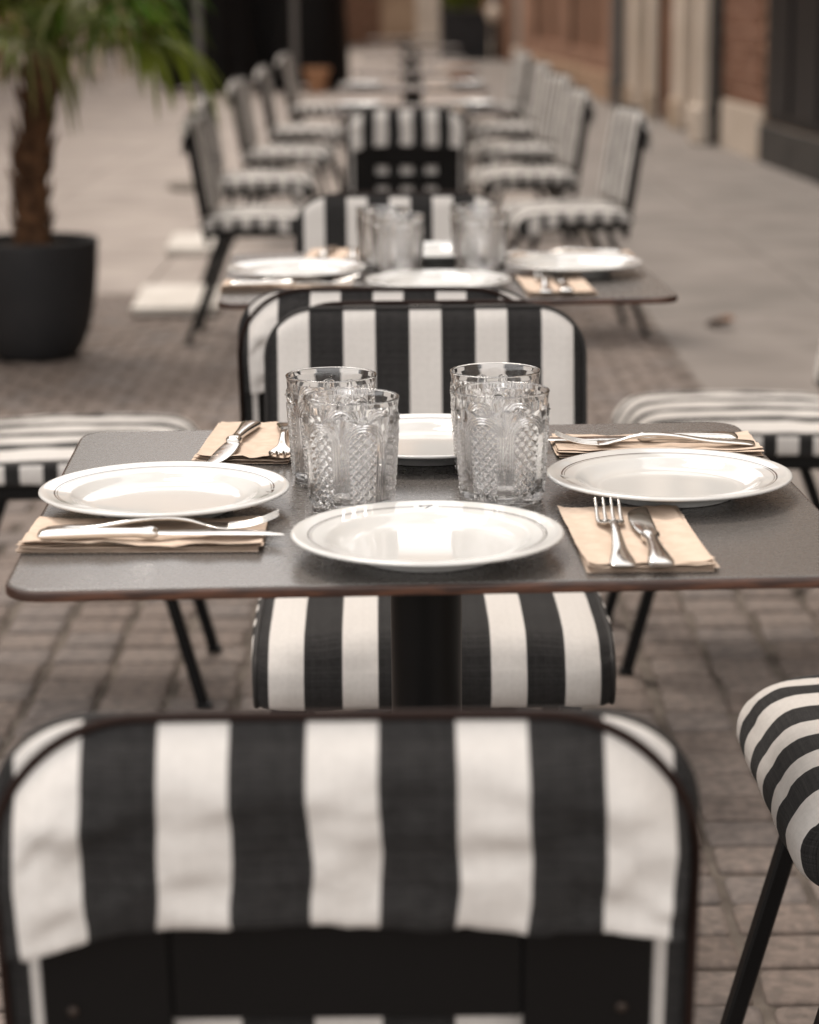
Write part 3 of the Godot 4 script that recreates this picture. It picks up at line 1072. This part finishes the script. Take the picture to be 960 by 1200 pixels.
# ---------------------------------------------------------------- buildings
# a house along the street: its front faces the street at x; z0 (near) to z1 (far)
func house(called: String, label: String, side: float, x: float, z0: float, z1: float, high: float, wall: String, plinth: String, plinth_high: float, openings: Array) -> Node3D:
	var o := thing(called, label, "building", street(x, 0, (z0 + z1) / 2.0), TURN)
	var L := z0 - z1
	var deep := 6.0
	var b := MB.new()
	b.cube(Vector3(side * (deep / 2.0 + 0.12), high / 2.0, 0), Vector3(deep, high, L - 0.01), 0.0)
	var w := part("wall", b, mats[wall], o)
	# front wall panels between openings are a sheet of 0.12 m; openings are real recesses
	openings.sort_custom(func(a, c): return a[0] > c[0])
	var cur := L / 2.0
	var mid := (z0 + z1) / 2.0
	var front := MB.new()
	for q in openings:          # [z_near, z_far, bottom, top, kind]
		var a: float = q[0] - mid
		var c: float = q[1] - mid
		if cur - a > 0.01:
			front.cube(Vector3(side * 0.06, 1.7, (cur + a) / 2.0), Vector3(0.12, 3.4, cur - a))
		if q[2] > 0.02:
			front.cube(Vector3(side * 0.06, q[2] / 2.0, (a + c) / 2.0), Vector3(0.12, q[2], a - c))
		front.cube(Vector3(side * 0.06, (q[3] + 3.4) / 2.0, (a + c) / 2.0), Vector3(0.12, 3.4 - q[3], a - c))
		cur = c
		opening(o, side, a, c, q[2], q[3], q[4])
	if cur + L / 2.0 > 0.01:
		front.cube(Vector3(side * 0.06, 1.7, (cur - L / 2.0) / 2.0), Vector3(0.12, 3.4, cur + L / 2.0))
	front.cube(Vector3(side * 0.06, (high + 3.4) / 2.0, 0), Vector3(0.12, high - 3.4, L))
	part("facade", front, mats[wall], o)
	if plinth_high > 0.0:
		cur = L / 2.0
		for q in openings + [[z1, z1, 0.0, 0.0, ""]]:
			var a: float = q[0] - mid
			var c: float = q[1] - mid
			if q[2] < plinth_high:
				if cur - a > 0.02:
					var pl := MB.new()
					pl.cube(Vector3(-side * 0.02, plinth_high / 2.0, (cur + a) / 2.0), Vector3(0.037, plinth_high, cur - a - 0.006), 0.006)
					part("plinth", pl, mats[plinth], o)
				cur = c
	# upper windows and cornice
	var n := int(L / 2.6)
	var floors := int((high - 3.6) / 3.0)
	for fl in floors:
		for k in n:
			var zc := L / 2.0 - L * (k + 0.5) / n
			var yc := 5.0 + fl * 3.0
			var fr := MB.new()
			for s in [-1.0, 1.0]:
				fr.cube(Vector3(-side * 0.015, yc, zc + s * 0.52), Vector3(0.05, 1.7, 0.09), 0.005)
				fr.cube(Vector3(-side * 0.015, yc + s * 0.81, zc), Vector3(0.052, 0.09, 0.95), 0.005)
			var win := part("window", fr, mats.shutter, o)
			var pn := MB.new()
			pn.cube(Vector3(-side * 0.004, yc, zc), Vector3(0.012, 1.54, 0.96))
			part("pane", pn, mats.pane, win)
	var co := MB.new()
	co.cube(Vector3(-side * 0.15, high + 0.1, 0), Vector3(0.55, 0.2, L - 0.012), 0.03)
	part("cornice", co, mats.grey_stone, o)
	var rf := MB.new()
	rf.cube(Vector3(side * 3.1, high + 0.28, 0), Vector3(6.3, 0.16, L - 0.02), 0.03)
	part("roof", rf, mats.roof, o)
	return o

func opening(o: Node3D, side: float, a: float, c: float, lo: float, hi: float, kind: String) -> void:
	var mid := (a + c) / 2.0
	var w := a - c
	match kind:
		"plank_door":
			var fr := MB.new()
			for s in [-1.0, 1.0]:
				fr.cube(Vector3(side * 0.075, (lo + hi) / 2.0, mid + s * (w / 2.0 - 0.05)), Vector3(0.09, hi - lo - 0.006, 0.094), 0.006)
			fr.cube(Vector3(side * 0.075, hi - 0.05, mid), Vector3(0.09, 0.094, w - 0.2), 0.006)
			var d := part("door", fr, mats.dark_wood, o)
			var n := maxi(3, int((w - 0.2) / 0.16))
			var pw := (w - 0.2) / n
			for k in n:
				var p := MB.new()
				p.cube(Vector3(side * (0.09 + 0.004 * (k % 2)), (lo + hi - 0.1) / 2.0, c + 0.1 + pw * (k + 0.5)), Vector3(0.05, hi - lo - 0.11, pw - 0.012), 0.006)
				part("plank", p, mats["door_wood"] if k % 3 else mats.terracotta, d)
		"black_front":
			var fr := MB.new()
			fr.cube(Vector3(side * 0.02, lo / 2.0 + hi / 2.0, mid), Vector3(0.06, hi - lo - 0.01, w - 0.01), 0.01)
			var d := part("shutter", fr, mats.dark_paint, o)
			var n := int(w / 0.9)
			for k in n:
				var p := MB.new()
				p.cube(Vector3(-side * 0.016, (lo + hi) / 2.0, c + w * (k + 0.5) / n), Vector3(0.03, hi - lo - 0.16, w / n - 0.14), 0.01)
				part("panel", p, mats.dark_paint, d)
		"glass_door":
			var fr := MB.new()
			for s in [-1.0, 1.0]:
				fr.cube(Vector3(side * 0.05, (lo + hi) / 2.0, mid + s * (w / 2.0 - 0.06)), Vector3(0.12, hi - lo - 0.006, 0.114), 0.006)
			fr.cube(Vector3(side * 0.05, hi - 0.06, mid), Vector3(0.12, 0.114, w - 0.24), 0.006)
			var d := part("door", fr, mats.cream, o)
			var lf := MB.new()
			lf.cube(Vector3(side * 0.085, (lo + hi - 0.12) / 2.0, mid), Vector3(0.04, hi - lo - 0.13, w - 0.25), 0.006)
			part("leaf", lf, mats.beige, d)
			var pn := MB.new()
			pn.cube(Vector3(side * 0.062, (lo + hi) / 2.0 + 0.15, mid), Vector3(0.012, hi - lo - 0.8, w - 0.5))
			part("pane", pn, mats.pane, d)

func pipe_thing(called: String, label: String, at: Vector3, r: float, high: float, m: Material, category: String) -> Node3D:
	var o := thing(called, label, category, at, TURN)
	var b := MB.new()
	b.tube([Vector3(0, 0.02, 0), Vector3(0, high, 0)], r, 14)
	part("pipe", b, m, o)
	for k in 4:
		var c := MB.new()
		c.lathe([Vector2(r * 0.9, 0), Vector2(r * 1.25, 0), Vector2(r * 1.25, 0.05), Vector2(r * 0.9, 0.05)], 14, Vector3(0, 0.25 + 1.8 * k, 0))
		part("clip", c, m, o)
	return o

func build_houses() -> void:
	var X := 3.16
	house("shopfront_house", "house with black panelled shopfront at the right edge", 1.0, X, 1.0, -16.0, 9.5, "beige", "dark_base", 0.27, [[-2.0, -9.2, 0.28, 3.0, "black_front"], [-9.6, -15.9, 0.28, 3.0, "black_front"]])
	var bh := house("brick_house", "narrow brick fronted house between black shopfront and cream house", 1.0, X, -16.0, -17.65, 9.8, "terracotta", "cream", 0.36, [])
	for row in 12:
		for k in 7:
			var off: float = 0.0 if row % 2 == 0 else 0.12
			var z := 0.80 - 0.24 * k - off
			if z - 0.24 < -0.80: continue
			var b := MB.new()
			b.cube(Vector3(-0.012 + rng.randf_range(-0.003, 0.003), 0.40 + 0.075 * row + 0.036, z - 0.12), Vector3(0.022, 0.064, 0.228), 0.004)
			part("brick", b, mats["brick%d" % (rng.randi() % 2)], bh)
	var pil := MB.new()
	pil.cube(Vector3(0, 3.0, 0), Vector3(0.16, 6.0, 0.34), 0.02)
	pil.cube(Vector3(0, 0.15, 0), Vector3(0.22, 0.30, 0.42), 0.02)
	var po := part("stone_pilaster", pil, mats.cream, self)
	po.position = street(X - 0.085, 0, -17.9); po.rotation.y = TURN
	tag(po, "cream stone pilaster standing out beside the brick front", "pilaster")
	pipe_thing("drainpipe", "dark drainpipe on the near side of the cream pilaster", street(X - 0.07, 0, -17.58), 0.05, 9.0, mats.dark_base, "drainpipe")
	house("cream_house", "cream house with tall pale door surrounds beyond the brick front", 1.0, X, -17.65, -23.3, 9.2, "cream", "beige", 0.24, [[-18.3, -19.7, 0.02, 2.6, "glass_door"], [-20.2, -21.3, 0.02, 2.6, "plank_door"], [-21.6, -22.6, 0.02, 2.6, "glass_door"]])
	pipe_thing("drainpipe", "grey drainpipe where cream and terracotta houses meet", street(X - 0.08, 0, -23.3), 0.07, 9.0, mats.pipe_grey, "drainpipe")
	house("terracotta_house", "terracotta house with brown plank doors down the street", 1.0, X, -23.3, -35.0, 9.4, "terracotta", "ochre", 0.3, [[-25.0, -28.5, 0.5, 2.9, "plank_door"], [-29.2, -33.0, 0.5, 2.9, "plank_door"]])
	house("grey_house", "grey stone house with dark doors near the street end", 1.0, X, -35.0, -50.0, 8.6, "grey_stone", "cream", 0.3, [[-36.0, -40.0, 0.02, 2.8, "plank_door"], [-41.0, -44.5, 0.02, 2.8, "plank_door"]])
	var Y := -4.25
	house("ochre_house", "ochre house on the left of the street behind the palm", -1.0, Y, -24.0, -37.0, 9.0, "ochre", "cream", 0.3, [[-26.0, -28.0, 0.02, 2.7, "plank_door"], [-31.0, -33.0, 0.02, 2.7, "plank_door"]])
	house("beige_house", "beige house at far left near the street end", -1.0, Y, -37.0, -50.0, 8.0, "beige", "grey_stone", 0.3, [[-40.0, -42.0, 0.02, 2.7, "plank_door"]])
	house("cream_house", "cream house on the left beside the terrace, out past the palm", -1.0, Y - 0.6, -2.0, -24.0, 9.0, "cream", "grey_stone", 0.3, [[-3.0, -5.0, 0.02, 2.7, "plank_door"], [-9.0, -11.0, 0.02, 2.7, "plank_door"], [-15.0, -17.0, 0.02, 2.7, "plank_door"]])
	# the house that closes the street
	var e := thing("end_house", "tall brown house closing the street behind the tables", "building", street(-0.6, 0, -52.0), TURN)
	var b := MB.new()
	b.cube(Vector3(0, 6.4, -3.0), Vector3(16, 12.8, 6))
	part("wall", b, mats.ochre, e)
	for k in 5:
		var d := MB.new()
		d.cube(Vector3(-5.0 + 2.2 * k, 1.25, 0.03), Vector3(1.1, 2.5, 0.08), 0.01)
		var dd := part("door", d, mats.door_wood if k % 2 else mats.dark_wood, e)
		var h := MB.new()
		h.cube(Vector3(-4.6 + 2.2 * k, 1.05, 0.085), Vector3(0.04, 0.14, 0.03), 0.006)
		part("handle", h, mats.pipe_grey, dd)
	for fl in 3:
		for k in 6:
			var wf := MB.new()
			for sx in [-1.0, 1.0]:
				wf.cube(Vector3(-6.2 + 2.4 * k + sx * 0.5, 4.6 + 3.0 * fl, 0.03), Vector3(0.1, 1.8, 0.09), 0.005)
				wf.cube(Vector3(-6.2 + 2.4 * k, 4.6 + 3.0 * fl + sx * 0.85, 0.03), Vector3(0.9, 0.1, 0.086), 0.005)
			var win := part("window", wf, mats.shutter, e)
			var pn := MB.new()
			pn.cube(Vector3(-6.2 + 2.4 * k, 4.6 + 3.0 * fl, 0.008), Vector3(0.92, 1.62, 0.03))
			part("pane", pn, mats.pane, win)
	var rf := MB.new()
	rf.cube(Vector3(0, 12.9, -3.0), Vector3(16.4, 0.2, 6.4), 0.03)
	part("roof", rf, mats.roof, e)
	b = MB.new()
	b.cube(Vector3(0, 1.6, 0), Vector3(0.46, 3.2, 0.46), 0.03)
	b.cube(Vector3(0, 0.12, 0), Vector3(0.58, 0.24, 0.58), 0.02)
	b.cube(Vector3(0, 3.28, 0), Vector3(0.62, 0.16, 0.62), 0.02)
	po = part("stone_pillar", b, mats.cream, self)
	po.position = Vector3(0.45, 0, -46.0); po.rotation.y = TURN
	tag(po, "cream stone pillar at the end of the street beside the black planter", "pillar")

# ---------------------------------------------------------------- plants and street things
func palm() -> void:
	var base := Vector3(-1.262, 0, -7.62)
	var pot := thing("round_planter", "round black planter holding the palm at left", "planter", base)
	var b := MB.new()
	b.lathe([Vector2(0, 0.0), Vector2(0.128, 0.0), Vector2(0.140, 0.006), Vector2(0.164, 0.04), Vector2(0.190, 0.11), Vector2(0.209, 0.21), Vector2(0.217, 0.29), Vector2(0.222, 0.375), Vector2(0.224, 0.392), Vector2(0.220, 0.400), Vector2(0.206, 0.400), Vector2(0.202, 0.392), Vector2(0.196, 0.34), Vector2(0, 0.34)], 56)
	part("bowl", b, mats.pot_black, pot)
	b = MB.new()
	b.lathe([Vector2(0, 0.345), Vector2(0.195, 0.345), Vector2(0.192, 0.362), Vector2(0.13, 0.378), Vector2(0.0, 0.385)], 30)
	part("soil", b, mats.soil, pot)
	var p := thing("palm_tree", "small palm with shaggy brown trunk and drooping green leaves", "palm tree", base + Vector3(0, 0.37, 0))
	b = MB.new()
	var path := []; var rad := []
	for k in 14:
		var t := k / 13.0
		path.append(Vector3(0.005 + 0.075 * t * t, -0.02 + 0.66 * t, 0.0))
		rad.append(0.060 - 0.010 * sin(t * PI) + 0.006 * sin(k * 2.3) + 0.012 * smoothstep(0.75, 1.0, t))
	b.tube(path, rad, 18)
	var trunk := part("trunk", b, mats.bark, p)
	# leaf bases and fibres on the trunk
	b = MB.new()
	for k in 240:
		var t := rng.randf()
		var a := rng.randf() * TAU
		var c := Vector3(0.005 + 0.075 * t * t, 0.64 * t, 0)
		var o := Vector3(cos(a), 0, sin(a))
		b.tube([c + o * 0.045, c + o * (0.059 + rng.randf() * 0.010) + Vector3(0, 0.03, 0), c + o * (0.066 + rng.randf() * 0.022) + Vector3(0, 0.045 + rng.randf() * 0.05, 0)], [0.006, 0.0045, 0.001], 5)
	part("fibres", b, mats.bark, trunk)
	var top := Vector3(0.08, 0.62, 0)
	# [direction, rise, stalk, leaflets, leaflet length, width, droop]
	for k in 15:
		var fr := MB.new()
		var a := k * 2.399963 + 0.5
		var rise: float = rng.randf_range(0.75, 1.25) if k % 3 == 0 else rng.randf_range(0.15, 0.7)
		var stem := rng.randf_range(0.17, 0.31)
		var dir := Vector3(cos(a) * cos(rise), sin(rise), sin(a) * cos(rise)).normalized()
		var side := dir.cross(Vector3.UP).normalized()
		var q0 := top + Vector3(cos(a), 0, sin(a)) * 0.03
		var q1 := top + dir * stem * 0.5 + Vector3(0, 0.02, 0)
		var q2 := top + dir * stem
		fr.tube([q0, q1, q2], [0.010, 0.007, 0.006], 6)
		var fd := (q2 - q1).normalized()
		var up := side.cross(fd).normalized()
		var n := 19
		for s in n:
			var w := (s - (n - 1) / 2.0) / (n / 2.0)
			var ang := w * 1.5
			var ld := (fd * cos(ang) + side * sin(ang) + up * 0.1).normalized()
			var len_ := rng.randf_range(0.34, 0.50) * (1.0 - 0.2 * absf(w))
			var wd := ld.cross(up).normalized() * rng.randf_range(0.008, 0.015)
			var bend := rng.randf_range(0.45, 0.9)
			var P := []
			for c in 8:
				var t := c / 7.0
				var pt := q2 + ld * len_ * (t - 0.28 * bend * t * t * t) + Vector3(0, -1, 0) * pow(t, 2.3) * len_ * bend
				var ww := wd * (0.4 + 2.2 * t * (1.0 - t)) * (1.0 if c < 7 else 0.05)
				P.append(PackedVector3Array([pt - ww, pt - up * 0.003, pt + ww]))
			fr.grid(P, null, false, false)
		part("frond", fr, mats["leaf%d" % (rng.randi() % 3)], p)
	# young upright blades in the heart of the crown
	for k in 4:
		var bl := MB.new()
		var P := []
		for c in 8:
			var t := c / 7.0
			var ctr := top + Vector3(-0.03 + 0.02 * k + 0.05 * (k - 1.5) * t, 0.02 + 0.62 * t, 0.02 * (k % 2) - 0.05 * t * t)
			var ww := Vector3(0.045 * (0.4 + 2.0 * t * (1.0 - t)) * (1.0 if c < 7 else 0.05), 0, 0.012)
			P.append(PackedVector3Array([ctr - ww, ctr + Vector3(0, 0, -0.008), ctr + ww]))
		bl.grid(P, null, false, false)
		part("blade", bl, mats.leaf0, p)

func shrub(called: String, label: String, at: Vector3, r: float, n: int, m: Material, low := 0.0) -> void:
	var b := MB.new()
	for k in n:
		var d := Vector3(rng.randfn(), rng.randfn() * 0.8, rng.randfn()).normalized() * r * pow(rng.randf(), 0.4)
		d += Vector3(wob.get_noise_1d(k * 3.0), wob.get_noise_1d(k * 5.0 + 9.0), 0) * r * 0.4
		var c := d + Vector3(0, r + low, 0)
		var u := Vector3(rng.randfn(), rng.randfn(), rng.randfn()).normalized()
		var w := u.cross(Vector3(rng.randfn(), rng.randfn(), rng.randfn())).normalized()
		var s := r * rng.randf_range(0.10, 0.2)
		b.grid([PackedVector3Array([c - u * s, c - u * s]), PackedVector3Array([c - w * s * 0.45, c + w * s * 0.45]), PackedVector3Array([c + u * s, c + u * s])], null, false, false)
	var o := thing(called, label, "plant", at)
	part("foliage", b, m, o)
	b = MB.new()
	for k in 5:
		b.tube([Vector3(0, -0.02, 0), Vector3(rng.randfn() * r * 0.2, r * 0.6 + low, rng.randfn() * r * 0.2), Vector3(rng.randfn() * r * 0.5, r * 1.3 + low, rng.randfn() * r * 0.5)], [0.012, 0.009, 0.004], 5)
	part("stem", b, mats.bark, o)

func street_things() -> void:
	palm()
	# terrace furniture under black covers
	var b := MB.new()
	for q in [[Vector3(-1.35, 0, -28.4), 0.62, 2.15, 0.0, "taller heap under a black cover, right beside the clay pot"], [Vector3(-2.38, 0, -28.0), 0.56, 1.85, 2.0, "lower heap under a black cover, left of the taller one"]]:
		var k := thing("covered_furniture", q[4], "furniture cover", q[0], 0.3 * q[3], "heaps of terrace furniture under black covers")
		b = MB.new()
		var P := []
		for r in 15:
			var t := r / 14.0
			var row := PackedVector3Array()
			for s in 56:
				var a := TAU * s / 56
				var sq := pow(pow(absf(cos(a)), 3.0) + pow(absf(sin(a)), 3.0), -1.0 / 3.0)
				var rr: float = q[1] * sq * (1.0 - 0.25 * t) * (1.0 if r < 13 else (0.55 if r == 13 else 0.0))
				rr *= 1.0 + 0.10 * (1.0 - t * 0.6) * cos(a * 11.0 + 3.0 * t + q[3]) * wob.get_noise_2d(a * 8.0, q[3] * 20.0) * 3.0
				var y: float = 0.05 + (q[2] - 0.05) * minf(1.0, t * 1.06) + 0.14 * wob.get_noise_2d(cos(a) * 14.0 + q[3] * 9.0, sin(a) * 14.0) * 2.0 * smoothstep(0.3, 1.0, t) + 0.04 * cos(a * 5.0) * (1.0 - t)
				row.append(Vector3(cos(a) * rr + 0.10 * t * cos(q[3]), y, sin(a) * rr))
			P.append(row)
		b.grid(P, null, true)
		part("cover", b, mats.black_paint, k)
		b = MB.new()
		b.tube([Vector3(cos(0.3) * q[1] * 1.06, 0.55, 0), Vector3(0, 0.52, q[1] * 1.08), Vector3(-q[1] * 1.06, 0.55, 0), Vector3(0, 0.56, -q[1] * 1.08)], 0.012, 6, true)
		part("strap", b, mats.black_metal, k)
	# folded parasols
	for q in [[Vector3(-1.27, 0, -14.2), "folded grey parasol standing left of the nearer side chairs"], [Vector3(-0.89, 0, -18.6), "folded grey parasol standing before the black covered furniture"]]:
		var o := thing("folded_parasol", q[1], "parasol", q[0], 0.0, "folded parasols along the terrace")
		b = MB.new()
		b.tube([Vector3(0, 0.05, 0), Vector3(0, 2.6, 0)], 0.026, 12)
		part("pole", b, mats.pipe_grey, o)
		b = MB.new()
		b.lathe([Vector2(0, 0), Vector2(0.20, 0), Vector2(0.22, 0.02), Vector2(0.2, 0.05), Vector2(0.05, 0.06), Vector2(0.04, 0.2), Vector2(0, 0.2)], 24)
		part("base", b, mats.grey_stone, o)
		b = MB.new()
		var P := []
		for r in 9:
			var row := PackedVector3Array()
			for s in 32:
				var a := TAU * s / 32
				var rr: float = [0.03, 0.12, 0.14, 0.13, 0.11, 0.08, 0.06, 0.045, 0.02][r] * (1.0 + 0.22 * cos(a * 8.0))
				row.append(Vector3(cos(a) * rr, 1.30 + 0.17 * r, sin(a) * rr))
			P.append(row)
		b.grid(P, null, true)
		part("canopy", b, mats.grey_cloth, o)
	for q in [[Vector3(1.13, 0.004, -8.15), 0.085, "dry brown leaf lying on the grey pavement"], [Vector3(0.80, 0.006, -4.52), 0.04, "small orange leaf on the paving at the right edge of the picture"]]:
		b = MB.new()
		var P := []
		for c in 7:
			var t := c / 6.0
			var ww: float = q[1] * 0.5 * sin(PI * clampf(t * 0.94 + 0.03, 0.0, 1.0))
			var lift: float = q[1] * (0.35 * t * t)
			P.append(PackedVector3Array([Vector3(-ww, lift + ww * 0.6, q[1] * (t - 0.5) * 1.4), Vector3(0, lift, q[1] * (t - 0.5) * 1.4), Vector3(ww, lift + ww * 0.7, q[1] * (t - 0.5) * 1.4)]))
		b.grid(P, null, false, false)
		var o := part("dry_leaf", b, mats.dead_leaf, self)
		o.position = q[0]
		o.rotation.y = 0.9
		tag(o, q[2], "leaf")
	# square planter with a bright shrub
	var pl := thing("square_planter", "square black planter with green shrub at the street end", "planter", Vector3(1.02, 0, -40.0), TURN)
	b = MB.new()
	b.cube(Vector3(0, 0.38, 0), Vector3(0.80, 0.76, 0.80), 0.02)
	part("box", b, mats.pot_black, pl)
	b = MB.new()
	b.cube(Vector3(0, 0.79, 0), Vector3(0.86, 0.06, 0.86), 0.01)
	part("rim", b, mats.pot_black, pl)
	shrub("green_shrub", "bright green shrub growing in the square black planter", Vector3(1.02, 0.78, -40.0), 0.38, 900, mats.leaf1)
	shrub("grey_plant", "small pale green plant at the foot of the terracotta house", Vector3(2.18, 0.0, -27.6), 0.20, 500, mats.leaf2)
	var gl := thing("globe_lamp", "cream globe on a short post right of the square planter", "lamp", Vector3(1.50, 0, -39.4))
	b = MB.new()
	b.tube([Vector3(0, 0, 0), Vector3(0, 0.66, 0)], 0.03, 10)
	part("post", b, mats.dark_paint, gl)
	b = MB.new()
	b.lathe([Vector2(0, 0.62), Vector2(0.07, 0.64), Vector2(0.12, 0.70), Vector2(0.14, 0.78), Vector2(0.12, 0.86), Vector2(0.07, 0.91), Vector2(0, 0.925)], 24)
	part("globe", b, mats.globe, gl)
	var pots := [[Vector3(-1.06, 0, -27.4), "clay pot beside the black covered furniture"], [Vector3(0.66, 0, -27.2), "clay pot beyond the far tables below the square planter"]]
	for q in pots:
		var o := thing("clay_pot", q[1], "pot", q[0], 0.0, "clay pots on the pavement")
		b = MB.new()
		b.lathe([Vector2(0, 0), Vector2(0.10, 0), Vector2(0.15, 0.24), Vector2(0.17, 0.245), Vector2(0.17, 0.30), Vector2(0.145, 0.30), Vector2(0.135, 0.26), Vector2(0, 0.25)], 24)
		part("body", b, mats.clay, o)
		b = MB.new()
		b.lathe([Vector2(0, 0.252), Vector2(0.132, 0.255), Vector2(0.12, 0.27), Vector2(0, 0.28)], 18)
		part("soil", b, mats.soil, o)
	for q in [[Vector3(-4.45, 0, -33.0), 0.085, 1.05, "tallest of the three cream bollards behind the palm"], [Vector3(-4.80, 0, -33.4), 0.06, 0.7, "short cream bollard left of the tallest one"], [Vector3(-4.05, 0, -33.2), 0.06, 0.72, "short cream bollard right of the tallest one"]]:
		var o := thing("stone_bollard", q[3], "bollard", q[0], 0.0, "cream bollards behind the palm")
		b = MB.new()
		var r: float = q[1]
		var h: float = q[2]
		b.lathe([Vector2(0, 0), Vector2(r, 0), Vector2(r, h * 0.9), Vector2(r * 0.8, h * 0.97), Vector2(0, h)], 24)
		part("shaft", b, mats.cream, o)
		b = MB.new()
		b.lathe([Vector2(r * 0.9, 0), Vector2(r * 1.4, 0), Vector2(r * 1.4, 0.1), Vector2(r * 0.9, 0.12)], 24)
		part("base", b, mats.cream, o)

# ---------------------------------------------------------------- the scene
func _ready() -> void:
	rng.seed = 7
	wob.seed = 5
	wob.frequency = 0.09
	wob.fractal_octaves = 3
	# camera
	var cam := Camera3D.new()
	cam.name = "camera"
	var p := 0.22702; var ro := 0.008374
	var cp := cos(p); var sp := sin(p); var cr := cos(ro); var sr := sin(ro)
	cam.transform = Transform3D(Basis(Vector3(cr, -sr * cp, sr * sp), Vector3(sr, cr * cp, -cr * sp), Vector3(0, sp, cp)), Vector3(0, 1.2078, 0))
	var at := CameraAttributesPhysical.new()
	at.frustum_focal_length = 53.13
	at.frustum_focus_distance = 2.2
	at.frustum_near = 0.05
	at.frustum_far = 400.0
	at.exposure_aperture = 3.2
	cam.attributes = at
	add_child(cam)
	# sky, daylight and exposure
	var env := Environment.new()
	env.background_mode = Environment.BG_SKY
	var sky := Sky.new()
	var sm := ProceduralSkyMaterial.new()
	sm.sky_top_color = lin(0.85, 0.825, 0.81)
	sm.sky_horizon_color = lin(0.93, 0.90, 0.88)
	sm.sky_curve = 0.2
	sm.ground_bottom_color = lin(0.10, 0.09, 0.08)
	sm.ground_horizon_color = lin(0.3, 0.28, 0.26)
	sm.sun_angle_max = 1.0
	sky.sky_material = sm
	env.sky = sky
	env.background_energy_multiplier = 1.0
	env.tonemap_mode = Environment.TONE_MAPPER_LINEAR
	env.tonemap_exposure = 2.45
	env.sdfgi_enabled = true
	env.ssao_enabled = true
	env.ssil_enabled = true
	var we := WorldEnvironment.new()
	we.name = "daylight"
	we.environment = env
	add_child(we)
	var sun := DirectionalLight3D.new()
	sun.name = "sun"
	sun.light_energy = 0.35
	sun.light_angular_distance = 20.0
	sun.light_color = Color(1.0, 0.96, 0.92)
	sun.shadow_enabled = true
	sun.rotation_degrees = Vector3(-62, 180 + 28, 0)
	add_child(sun)

	make_materials()
	build_ground()
	build_houses()

	# tables
	make_table("nearest table, dark top with brown edge, in sharp focus", Vector3(0.015, 0, -2.060), TURN)
	make_table("second table, behind the striped chair backs", Vector3(0.050, 0, -3.725), TURN)
	var far_tables := [[Vector3(0.05, 0, -9.05), "third table, in front of the black slatted chair back"], [Vector3(0.03, 0, -11.0), "fourth table, blurred among side chairs"], [Vector3(0.06, 0, -13.1), "fifth table, blurred beyond the side chairs"], [Vector3(0.05, 0, -15.6), "sixth table, far down the row"], [Vector3(0.08, 0, -18.6), "seventh table, far down the row before the clay pot"], [Vector3(0.0, 0, -22.0), "last table at the far end of the row"]]
	for q in far_tables:
		make_table(q[1], q[0], TURN)

	# chairs: turn 0 faces the camera
	var g := "striped bistro chairs along the row of tables"
	make_chair("nearest chair, seen from behind with black and white flap", mats.cloth, Vector3(-0.041, -0.008, -1.535), PI, g)
	make_chair("chair facing us across the nearest table", mats.cloth, Vector3(0.026, 0, -2.805), TURN * 0.3, g)
	make_chair("chair at right of the nearest table, only seat and leg in view", mats.cloth, Vector3(0.585, 0, -2.25), -PI / 2 + 0.0, g)
	make_chair("chair seen from behind at the second table, half hidden by another backrest", mats.cloth, Vector3(-0.020, 0, -3.44), PI - 0.03, g)
	make_chair("chair on the left side of the second table, lined seat", mats.side_cloth, Vector3(-0.590, 0, -3.91), PI / 2 + 0.03, g)
	make_chair("chair on the right side of the second table, lined seat", mats.side_cloth, Vector3(0.612, 0, -4.10), -PI / 2 + 0.02, g)
	make_chair("chair facing us across the second table, behind its tumblers", mats.cloth, Vector3(-0.006, 0, -4.50), TURN, g)
	make_chair("black slatted chair back facing us before the third table", mats.cloth, Vector3(0.0, 0, -8.38), PI, g)
	var sides := [
		[-0.50, -8.02, 1, "first chair in the blurred left line, beside the palm"], [0.56, -8.12, -1, "first chair in the blurred right line, standing slightly apart"],
		[-0.60, -9.6, 1, "second chair in the blurred left line"], [0.50, -9.75, -1, "second chair in the blurred right line"],
		[-0.58, -11.2, 1, "third chair in the blurred left line"], [0.52, -11.3, -1, "third chair in the blurred right line"],
		[-0.57, -13.0, 1, "fourth chair in the blurred left line"], [0.54, -13.1, -1, "fourth chair in the blurred right line"],
		[-0.58, -15.5, 1, "fifth chair in the blurred left line"], [0.55, -15.4, -1, "fifth chair in the blurred right line"]]
	for q in sides:
		make_chair(q[3], mats.side_cloth, Vector3(q[0], 0, q[1]), (PI / 2 - 0.02 if q[2] > 0 else -PI / 2 + 0.17) + rng.randf_range(-0.06, 0.06), g)

	# tableware
	lay_table(0.0, 0.0, "nearest", 0.0)
	lay_table(0.036, -1.665, "second", 0.006)
	for q in [[-0.05, -9.0, "third"], [-0.06, -11.0, "fourth"], [0.0, -13.1, "fifth"]]:
		place_napkin("blurred beige napkin at the near right corner of the %s table" % q[2], Vector3(q[0] + 0.22, TOP, q[1] + 0.2), 0.0, 0.102, 0.21, 21)
	for q in [[-0.18, -9.0, "third", "left"], [0.26, -9.05, "third", "right"], [-0.2, -11.0, "fourth", "left"], [0.28, -11.0, "fourth", "right"]]:
		place_plate("blurred white plate on the %s side of the %s table" % [q[3], q[2]], Vector3(q[0], TOP, q[1]), 0.0)

	street_things()
	print("fov ", cam.fov, " near ", cam.near, " far ", cam.far)
